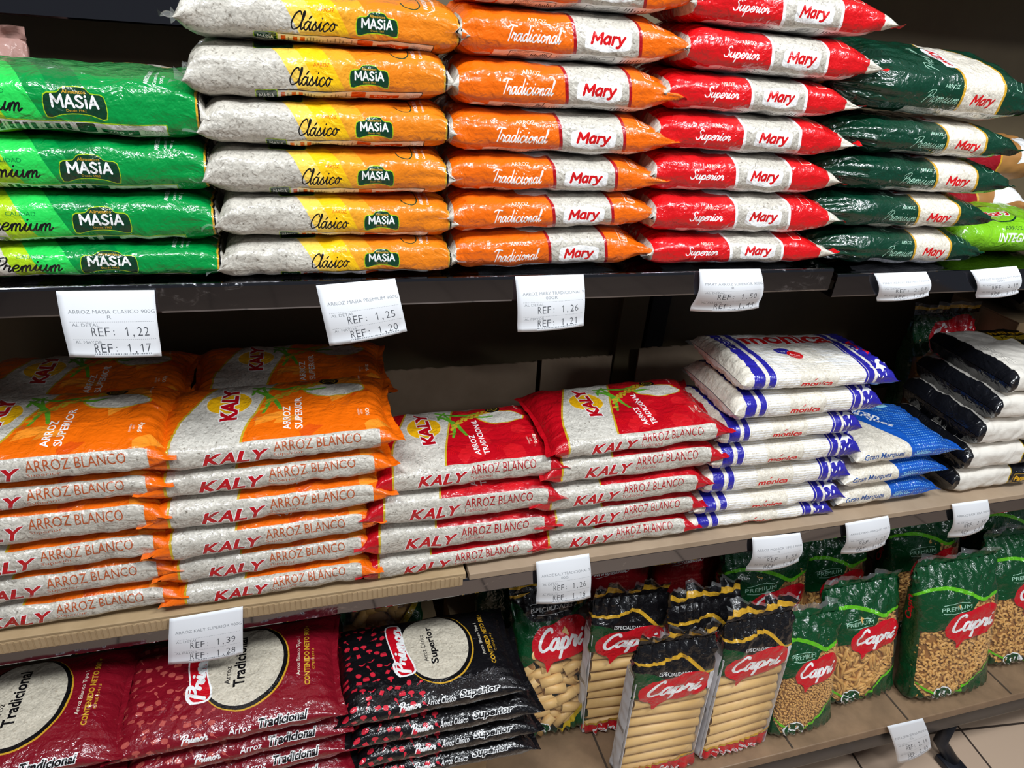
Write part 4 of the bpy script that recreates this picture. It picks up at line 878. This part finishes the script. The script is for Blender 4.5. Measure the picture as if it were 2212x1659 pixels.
lying('rice_bag', A_low, -0.128, -0.006, 0.460, 290, 45, 0.055, 80, 'maroon rice bag, bottom one of the stack under the middle shelf tag 1,39', MG)
lying('rice_bag', A_blk, 0.185, -0.006, 0.407, 285, 47, -0.02, 89, 'black rice bag, bottom one of the stack beside the maroon bags', BG, roll=-.07)
lying('rice_bag', A_low, -0.124, -0.006, 0.505, 290, 45, 0.055, 83, 'maroon rice bag, third in the stack under the middle shelf tag 1,39', MG)
lying('rice_bag', A_low, -0.126, -0.006, 0.550, 290, 45, 0.055, 84, 'maroon rice bag, second in the stack under the middle shelf tag 1,39', MG)
lying('rice_bag', A_low, -0.135, -0.006, 0.595, 294, 44, 0.055, 85, 'maroon rice bag topping the stack under the middle shelf tag 1,39', MG, yaw=-.02)
lying('rice_bag', A_blk, 0.185, -0.006, 0.455, 285, 47, -0.02, 86, 'black rice bag, third from top of the stack beside the maroon bags', BG, roll=-.07)
lying('rice_bag', A_blk, 0.180, -0.006, 0.505, 290, 49, -0.02, 87, 'black rice bag, second from top of the stack beside the maroon bags', BG, roll=-.07)
lying('rice_bag', A_blk, 0.160, -0.004, 0.558, 278, 46, 0.0, 88, 'black rice bag with round rice window, topmost beside the maroon bags', BG, roll=-.09)

# ------------------------------------------------------------------ pasta
def piece(kind, r):
    """one piece of pasta along x, millimetres"""
    if kind == 'elbow':
        n, m_, R_, q = 7, 7, 5.2, 2.9; V = []
        for i in range(n + 1):
            t = (i / n - .5) * 2.9
            for j in range(m_):
                p = 2 * PI * j / m_; rr = R_ + q * math.cos(p); V.append((rr * math.sin(t), rr * math.cos(t) - R_ * .6, q * math.sin(p)))
        F = [(i * m_ + j, i * m_ + (j + 1) % m_, (i + 1) * m_ + (j + 1) % m_, (i + 1) * m_ + j) for i in range(n) for j in range(m_)]
        return np.array(V), F, [0] * len(F)
    if kind == 'ring': ro, ri, l, sl, n = 2.1, 1.0, 2.4, 0, 7
    elif kind == 'penne': ro, ri, l, sl, n = 3.9, 3.0, 34, 5, 10
    elif kind == 'rigatoni': ro, ri, l, sl, n = 10.5, 9.6, 46, 0, 20
    else: ro, ri, l, sl, n = 12.2, 11.2, 148, 3, 26
    V = []
    for q, e in ((ro, -1), (ro, 1), (ri, 1), (ri, -1)):
        for j in range(n):
            p = 2 * PI * j / n; V.append((e * l / 2 + sl * math.cos(p) * .9, q * math.cos(p), q * math.sin(p) * (.9 if l > 40 else 1)))
    F = [(a * n + j, a * n + (j + 1) % n, ((a + 1) % 4) * n + (j + 1) % n, ((a + 1) % 4) * n + j) for a in range(4) for j in range(n)]
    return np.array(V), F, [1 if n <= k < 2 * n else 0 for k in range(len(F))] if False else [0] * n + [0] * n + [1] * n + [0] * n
def frames(shp, a, b, inset):
    p, _, _ = shp.base(a, b, inset); q, _, _ = shp.base(a + 1, b, inset); w, _, _ = shp.base(a, b + 1, inset)
    e1 = q - p; e1 /= np.linalg.norm(e1, axis=1)[:, None]; n = np.cross(e1, w - p); n /= np.linalg.norm(n, axis=1)[:, None]
    return p, e1, np.cross(n, e1), n
def spread(n, a0, a1, b0, b1, r, k=8):
    P_ = []
    for _ in range(n):
        best = None; bd = -1
        for _ in range(k):
            c = (r.uniform(a0, a1), r.uniform(b0, b1)); d = min([(c[0] - u) ** 2 + (c[1] - v) ** 2 for u, v in P_[-400:]] or [1e9])
            if d > bd: bd, best = d, c
        P_.append(best)
    return np.array(P_)
def pasta_fill(root, shp, kind, n, arng, brng, seed, rad, name='pasta_filling'):
    r = random.Random(seed); V0, F0, I0 = piece(kind, r); MBV, MBF, MBI = [], [], []
    pts = spread(n, *arng, *brng, r, 5); k = 0
    for a, b in pts:
        p, e1, e2, nn = [x[0] for x in frames(shp, np.array([a]), np.array([b]), rad + 1.2 + r.uniform(0, rad * .9))]
        t = r.uniform(0, 2 * PI); u = r.uniform(-.35, .35) if kind != 'ring' else r.uniform(-1.4, 1.4)
        x = e1 * math.cos(t) + e2 * math.sin(t); y = -e1 * math.sin(t) + e2 * math.cos(t)
        x2 = x * math.cos(u) + nn * math.sin(u); z2 = -x * math.sin(u) + nn * math.cos(u)
        W_ = p + V0[:, :1] * x2 + V0[:, 1:2] * y + V0[:, 2:3] * z2
        hl, hr = shp.prof(W_[:, 0] + shp.L / 2); zz = np.clip(np.abs(W_[:, 2]) / shp.B, 0, .98)
        lim = shp.A * (1 - zz ** shp.a.p) ** (1 / shp.a.p) * (.03 + .97 * hl * hr) - 2.6     # keep inside the film
        if (W_[:, 0].max() > shp.L / 2 - 30) or np.abs(W_[:, 2]).max() > shp.B - 1.5: continue
        W_[:, 1] += max(0.0, (-W_[:, 1] - lim).max())
        MBV.append(W_); MBF += [tuple(i + k for i in f) for f in F0]; MBI += I0; k += len(V0)
    # packed core behind the outermost pieces
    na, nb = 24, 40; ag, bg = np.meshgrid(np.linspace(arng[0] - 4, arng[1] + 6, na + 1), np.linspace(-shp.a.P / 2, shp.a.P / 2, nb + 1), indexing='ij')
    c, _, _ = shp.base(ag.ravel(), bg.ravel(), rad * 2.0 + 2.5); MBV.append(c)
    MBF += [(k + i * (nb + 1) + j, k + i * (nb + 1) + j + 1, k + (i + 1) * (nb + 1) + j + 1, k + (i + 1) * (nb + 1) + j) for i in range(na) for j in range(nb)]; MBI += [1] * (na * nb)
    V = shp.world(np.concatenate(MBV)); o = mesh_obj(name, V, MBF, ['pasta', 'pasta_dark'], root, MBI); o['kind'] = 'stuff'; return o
def standing(name, art, xc, yb, z, lean, seed, label, group, cat='bag', yaw=0.0, tip=0.0, wave=(2, 7), curl=(0, 0), fill=None, crump=None):
    t = empty(name, (xc, yb + art.T / 2000, z), (-lean, tip, yaw), label, cat, group)
    shp = Shape(art, seed=seed, crump=crump)
    bag_parts(t, art, shp, body='printed_film', seal='top_seal', seed=seed, wave=wave, curl=curl)
    if fill: pasta_fill(t, shp, *fill)
    return t
CG = 'green-topped pasta bags on the bottom shelf'
AO = art_capri(186, 270, 80, '7-9'); AM = art_capri(150, 262, 70, '6-8'); AP = art_capri(218, 315, 92, '10-11')
pen = lambda A_, s: ('penne', 300, (14, A_.L * .74), (-A_.W * .62, A_.W * .75), s, 3.9)
elb = lambda A_, s: ('elbow', 620, (14, A_.L * .80), (-A_.W * .62, A_.W * .75), s, 3.2)
rin = lambda A_, s: ('ring', 2000, (12, A_.L * .78), (-A_.W * .58, A_.W * .68), s, 2.2)
standing('pasta_bag', AO, 1.142, -0.048, BOT + .004, .30, 21, 'green-topped pasta bag of short tubes beside the small-pasta bag', CG, fill=pen(AO, 1), wave=(2, 8), curl=(0, -8), tip=-.02)
standing('pasta_bag', AM, 0.958, -0.085, BOT + .004, .26, 22, 'green-topped pasta bag of tiny rings between the tube packs and short tubes', CG, fill=rin(AM, 2), wave=(2, 5), curl=(0, 8))
standing('pasta_bag', AP, 1.362, -0.088, BOT + .004, .30, 23, 'green-topped pasta bag of elbows, nearest the hanging tag 2,14', CG, fill=elb(AP, 3), wave=(2, 8), curl=(0, -6))
standing('pasta_bag', AP, 1.615, -0.050, BOT + .004, .34, 24, 'green-topped pasta bag of elbows cut by the right edge', CG, fill=elb(AP, 4), wave=(2, 8))
standing('pasta_bag', AP, 0.955, 0.085, BOT + .004, .16, 25, 'green-topped pasta bag of elbows behind the tiny-ring bag', CG, fill=elb(AP, 5), wave=(2, 9))
standing('pasta_bag', AO, 1.175, 0.12, BOT + .004, .20, 26, 'dark green pasta bag in the shade behind the short-tube bag', CG, wave=(2, 9), fill=pen(AO, 6))
standing('pasta_bag', AP, 1.43, 0.10, BOT + .004, .22, 27, 'dark green pasta bag in the shade behind the elbow bag', CG, wave=(2, 9), fill=elb(AP, 7))
standing('pasta_bag', AP, 1.72, 0.12, BOT + .004, .22, 28, 'dark green pasta bag in the shade at the right edge, behind the last elbow bag', CG, wave=(2, 9), fill=elb(AP, 8))
AK = art_special(158, 300, 78)
k = standing('pasta_bag', AK, 0.448, 0.028, BOT + .004, .36, 31, 'black-topped pasta bag of large tubes beside the black rice bags', None, wave=(2, 9), curl=(0, 10), tip=-.02)
shp = Shape(AK, seed=31); r = random.Random(5); V0, F0, I0 = piece('rigatoni', r); V0w = np.stack([V0[:, 2], V0[:, 1], V0[:, 0]], -1) / 1000
me = None
for i, (a, b) in enumerate(spread(44, 22, 210, -86, 92, r, 30)):
    p, e1, e2, nn = [x[0] for x in frames(shp, np.array([a]), np.array([b]), 13 + 6 * (i % 3))]
    tt = r.uniform(-.9, .9) + PI / 2; x = e1 * math.cos(tt) + e2 * math.sin(tt); y = np.cross(nn, x)
    Wd = shp.world(p[None, :])[0]; sw = lambda q: Vector((q[2], q[1], q[0]))
    if me is None: o = mesh_obj('pasta_tube', V0 / 1000, F0, ['pasta_tan', 'pasta_dark'], k, I0); me = o.data
    else: o = bpy.data.objects.new('pasta_tube', me); COL.objects.link(o); o.parent = k
    X, Y = sw(x), sw(y); Z = X.cross(Y); o.matrix_local = Matrix(((X.x, Y.x, Z.x, Wd[0]), (X.y, Y.y, Z.y, Wd[1]), (X.z, Y.z, Z.z, Wd[2]), (0, 0, 0, 1)))
# packs of long tubes in trays
AC = art_cannelloni()
def tube_pack(xc, yb, lean, yaw, seed, label, group, tip=0.0):
    t = standing('tube_pasta_pack', AC, xc, yb, BOT + .003, lean, seed, label, group, 'pack', yaw, tip, (2, 10), (0, -10 if seed % 2 else 12))
    w, T = 78, 50; m = MB()
    m.box(-w, w, 20, 22, 4, 262); m.box(-w, -w + 1.2, -20, 20, 4, 258); m.box(w - 1.2, w, -20, 20, 4, 258); m.box(-w, w, -20, 20, 4, 5.2)
    m.V = [(x / 1000, y / 1000, z / 1000) for x, y, z in m.V]; m.build('tray', 'tray_board', t)
    V0, F0, I0 = piece('cannelloni', None); me = None
    for i in range(9):
        if me is None: o = mesh_obj('pasta_tube', V0 / 1000, F0, ['pasta_tan', 'pasta_dark'], t, I0); me = o.data
        else: o = bpy.data.objects.new('pasta_tube', me); COL.objects.link(o); o.parent = t
        rr = random.Random(seed * 20 + i); o.location = (rr.uniform(-.003, .003), -.008 + rr.uniform(-.002, .002), .020 + i * .0255); o.rotation_euler = (rr.uniform(0, 3), rr.uniform(-.03, .03), rr.uniform(-.03, .03))
    return t
TG = 'packs of long pasta tubes on the bottom shelf'
tube_pack(0.610, -0.085, .06, -0.04, 41, 'front left pack of long pasta tubes with white tray side', TG)
tube_pack(0.788, -0.080, .10, 0.04, 42, 'front right pack of long pasta tubes beside the tiny-ring bag', TG, .03)
tube_pack(0.578, 0.022, .10, -0.08, 43, 'pack of long pasta tubes standing behind, beside the large-tube bag', TG, -.02)
tube_pack(0.715, -0.018, .09, 0.0, 44, 'pack of long pasta tubes standing behind the two front packs', TG)
AR, AG = art_backs('red'), art_backs('green')
carton(0.53, 0.90, 0.19, 0.33, BOT, 0.40, 'plain carton in the shade behind the tube packs')
standing('tube_pasta_pack', AR, 0.615, 0.20, 0.402, .12, 51, 'red pack back with white script, left one under the middle shelf', 'red pack backs under the middle shelf', 'pack', wave=(3, 4))
standing('tube_pasta_pack', AR, 0.800, 0.20, 0.402, .12, 52, 'red pack back with white script, right one under the middle shelf', 'red pack backs under the middle shelf', 'pack', wave=(3, 4))
carton(0.27, 0.50, 0.20, 0.36, BOT, 0.36, 'plain carton in the shade behind the large-tube bag')
standing('pasta_bag', AG, 0.40, 0.22, 0.362, .10, 53, 'dark green pasta bag back with small print, behind the large-tube bag', None, wave=(3, 4))
standing('pasta_bag', AG, 1.01, 0.24, BOT + .004, .05, 54, 'dark green pasta bag back with small print, under the middle shelf tag 1,56', None, wave=(3, 4))
carton(-0.02, 0.24, 0.22, 0.42, BOT, 0.36, 'plain carton in the shade behind the black rice bags')
AD = art_special(170, 200, 60)
q = standing('pasta_bag', AD, 0.12, 0.20, 0.366, .95, 55, 'shaded black pasta bag leaning behind the black rice bags', None, fill=('rigatoni', 22, (16, 150), (-70, 75), 9, 10.5))
# dim goods at the right of both shelves
AB = Art('brown', 240, 170, 84, 'pasta_dark', p=2.5, crump=1.6, fin=(9, 9), fin_mat=('film_red_pack', 'clear_film'), ends=((45, 1.8, 1.5), (45, 1.8, 1.5)))
AB.add(rect(0, -400, 110, 400), 'film_red_pack'); AB.add(poly((150, 0), (240, 20), (240, 90), (170, 70)), 'ink_white'); AB.add(ribbon([(110, -200), (110, 200)], 4), 'ink_gold')
lying('pasta_bag', AB, 1.24, 0.31, 1.2445, 240, 80, 0.0, 72, 'brown bag with white patch behind the lime green bag, lower one', None)
lying('pasta_bag', AB, 1.26, 0.31, 1.326, 240, 78, 0.0, 73, 'brown bag with maroon end behind the lime green bag, upper one', None)
AQ = Art('pink', 215, 150, 60, 'film_pink_pack', p=3.2, stand=True, ends=((20, 2.2, 2), (50, 1.4, 1.2)), ear=(0, 0), fin=(0, 14), fin_mat=('clear_film', 'film_pink_pack'), crump=1.4)
AQ.add(ell(66, 170, 12, 26), 'ink_gold'); AQ.add(ell(66, 170, 10, 23), 'ink_black')
standing('pasta_bag', AQ, -0.372, 0.235, TOP + .002, 0.0, 74, 'dusty pink pack at the far left, behind the green bags', None)

AS = art_special(180, 250, 80)
standing('pasta_bag', AS, 1.40, 0.27, MID + .002, .10, 56, 'dim black pasta bag with red logo at the back, left of the white sacks', None, fill=('elbow', 120, (16, 190), (-80, 90), 10, 3.2))
lying('pasta_bag', Art('dim', 230, 150, 80, 'film_black_wrinkled', p=2.4, crump=1.5, fin=(9, 9), fin_mat=('film_black_wrinkled', 'film_black_wrinkled')), 1.62, 0.33, 1.03, 230, 80, 0.0, 57, 'dim black bag lying at the back above the white sacks', None)
carton(1.50, 1.75, 0.24, 0.42, MID, 1.028, 'plain carton in the shade behind the white sacks')
# ------------------------------------------------------------------ paper price tags
def price_tag(c, name_lines, p1, p2, curl, label):
    TL, TR, BR, BL = [np.array(q) for q in c]; Wm, Hm = 60.0, 60.0 * np.linalg.norm(BL - TL) / np.linalg.norm(TR - TL)
    Hm = 46.0
    A = Art('tag', Wm, 46, 0.2, 'paper'); A.P = Hm; A.ga, A.gb = 4, 3; A.layers = []; A.add(rect(0, -Hm / 2, Wm, Hm / 2), 'paper')
    y = lambda v: Hm / 2 - v
    A.add(text(name_lines[0], 5, y(14.8), 54, 2.5), 'thermal_faint')
    if len(name_lines) > 1: A.add(text(name_lines[1], 30 - 1.3 * len(name_lines[1]), y(18.4), 2.6 * len(name_lines[1]), 2.4), 'thermal_faint')
    for v in (20.3, 32.8):
        x = 5
        while x < 58: A.add(rect(x, y(v + .25), x + .8, y(v)), 'thermal_faint'); x += 1.3
    A.add(text('AL DETAL', 6, y(23.6), 17, 2.2), 'thermal_faint'); A.add(text('AL MAYOR', 6, y(36.0), 17, 2.2), 'thermal_faint')
    for v, p in ((30.4, p1), (42.4, p2)):
        for j, ch in enumerate('REF:' + ' ' + p):
            if ch == ' ': continue
            x = 17.5 + 4.15 * j; wd = 3.1 if ch not in '1:,' else {'1': 1.5, ':': .8, ',': 1.0}[ch]
            hh = 6.2 if ch not in ':,' else {':': 3.6, ',': 2.2}[ch]; yy = y(v) + {':': .6, ',': -1.2}.get(ch, 0)
            if ch == '1': A.add(rect(x + 1.5, yy, x + 2.15, yy + hh), 'thermal_ink'); A.add(poly((x + .5, yy + hh * .78), (x + 1.5, yy + hh), (x + 1.5, yy + hh * .88), (x + .7, yy + hh * .7)), 'thermal_ink'); continue
            A.add(text(ch, x + (3.1 - wd) / 2, yy, wd, hh, bold=-.006 if ch not in ':,' else 0), 'thermal_ink')
    r = random.Random(len(p1) + ord(p1[-1])); x = 17
    while x < 53: w = r.choice((.5, .8, 1.3)); A.add(rect(x, y(44), x + w, y(43)), 'thermal_faint'); x += w + .5
    v, tri, mi = A.cut(); U = v[:, 0] / Wm; Vv = .5 - v[:, 1] / Hm
    P_ = ((1 - U) * (1 - Vv))[:, None] * TL + (U * (1 - Vv))[:, None] * TR + (U * Vv)[:, None] * BR + ((1 - U) * Vv)[:, None] * BL
    P_[:, 1] += -0.010 * np.sin(PI * np.minimum(Vv * 1.15, 1)) * abs(curl) + curl * 0.018 * (U - .5) ** 2 * Vv * 2
    o0 = TL * .5 + TR * .5
    n = len(P_); Q = P_ + np.array([0, 0.00025, 0])
    edge = {}
    for f in tri:
        for i in range(3):
            e = (f[i], f[(i + 1) % 3]); 
            if (e[1], e[0]) in edge: del edge[(e[1], e[0])]
            else: edge[e] = 1
    F = list(map(tuple, tri)) + [tuple(x + n for x in f[::-1]) for f in tri] + [(b, a, a + n, b + n) for a, b in edge]
    k = len(A.mats); mi2 = list(mi) + [0] * len(tri) + [0] * len(edge)
    o = mesh_obj('price_tag', np.concatenate([P_, Q]) - o0, F, A.mats, None, mi2); o.location = o0
    o['label'] = label; o['category'] = 'price tag'; o['group'] = 'paper price tags on the shelf edges'
TAGS = [
 ([(-0.2455, -0.004, 1.2495), (-0.1517, -0.004, 1.2477), (-0.1548, -0.012, 1.1703), (-0.2461, -0.012, 1.1748)], ('ARROZ MASIA CLASICO 900G', 'R'), '1,22', '1,17', .3, 'white price tag reading 1,22 over 1,17 under the green bags'),
 ([(0.0181, -0.004, 1.2483), (0.1091, -0.004, 1.2545), (0.1233, -0.012, 1.1869), (0.0299, -0.012, 1.172)], ('ARROZ MASIA PREMIUM 900G',), '1,25', '1,20', .5, 'tilted white price tag reading 1,25 over 1,20 under the striped bags'),
 ([(0.258, -0.004, 1.2538), (0.3499, -0.004, 1.2541), (0.3593, -0.01, 1.1824), (0.2676, -0.01, 1.1775)], ('ARROZ MARY TRADICIONAL 9', '00GR'), '1,26', '1,21', .5, 'white price tag reading 1,26 over 1,21 under the top orange stack'),
 ([(0.5173, -0.004, 1.2575), (0.6136, -0.004, 1.2561), (0.6400, 0.003, 1.1900), (0.5270, 0.003, 1.1900)], ('MARY ARROZ SUPERIOR 900G', 'R'), '1,50', '1,44', 1.0, 'curled white price tag reading 1,50 under the top red stack'),
 ([(0.8114, -0.004, 1.2449), (0.9082, -0.004, 1.2457), (0.9369, -0.006, 1.2036), (0.8402, -0.006, 1.1979)], ('MARY ARROZ PREMIUM 900GR',), '2,04', '1,95', .8, 'curled white price tag reading 2,04 under the dark green bags'),
 ([(0.9938, -0.004, 1.246), (1.0856, -0.004, 1.251), (1.1258, -0.004, 1.2014), (1.0389, -0.004, 1.1955)], ('ARROZ INTEGRAL BIO MARY', '900G'), '2,19', '2,10', .8, 'curled white price tag reading 2,19 under the lime green bag'),
 ([(-0.2028, -0.009, 0.7674), (-0.1071, -0.009, 0.7711), (-0.1159, -0.014, 0.678), (-0.2164, -0.014, 0.6811)], ('ARROZ KALY SUPERIOR 900G',), '1,39', '1,28', .4, 'white price tag reading 1,39 over 1,28 under the orange bags'),
 ([(0.3324, -0.006, 0.7728), (0.4239, -0.006, 0.7742), (0.4406, -0.012, 0.6737), (0.3421, -0.012, 0.6794)], ('ARROZ KALY TRADICIONAL 9', '00G'), '1,26', '1,16', .6, 'white price tag reading 1,26 over 1,16 under the red bags'),
 ([(0.7374, -0.006, 0.7561), (0.84, -0.006, 0.7512), (0.8793, 0.003, 0.6588), (0.7622, 0.003, 0.6571)], ('ARROZ MONICA TIPO I 900G', 'R'), '1,56', '1,43', 1.0, 'curled white price tag reading 1,56 under the blue-ended bags'),
 ([(0.9363, -0.006, 0.7577), (1.0331, -0.006, 0.7617), (1.0774, 0.002, 0.6695), (0.9733, 0.002, 0.6638)], ('ARROZ GRAN MARQUES 900 G',), '1,22', '1,12', .9, 'curled white price tag reading 1,22 under the dotted blue bags'),
 ([(1.1828, -0.006, 0.7677), (1.2748, -0.006, 0.7661), (1.3308, 0.002, 0.6715), (1.2392, 0.002, 0.6605)], ('ARROZ PANTERA 900G',), '2,59', '2,35', .9, 'curled white price tag reading 2,59 under the white sacks'),
 ([(1.1536, -0.104, 0.2456), (1.2524, -0.104, 0.2416), (1.3319, -0.112, 0.1153), (1.2483, -0.112, 0.0861)], ('PASTA CAPRI SEMOLA PREMIUM', 'KG'), '2,14', '2,05', .6, 'white price tag reading 2,14 hanging from the bottom shelf edge')]
for a in TAGS: price_tag(*a)
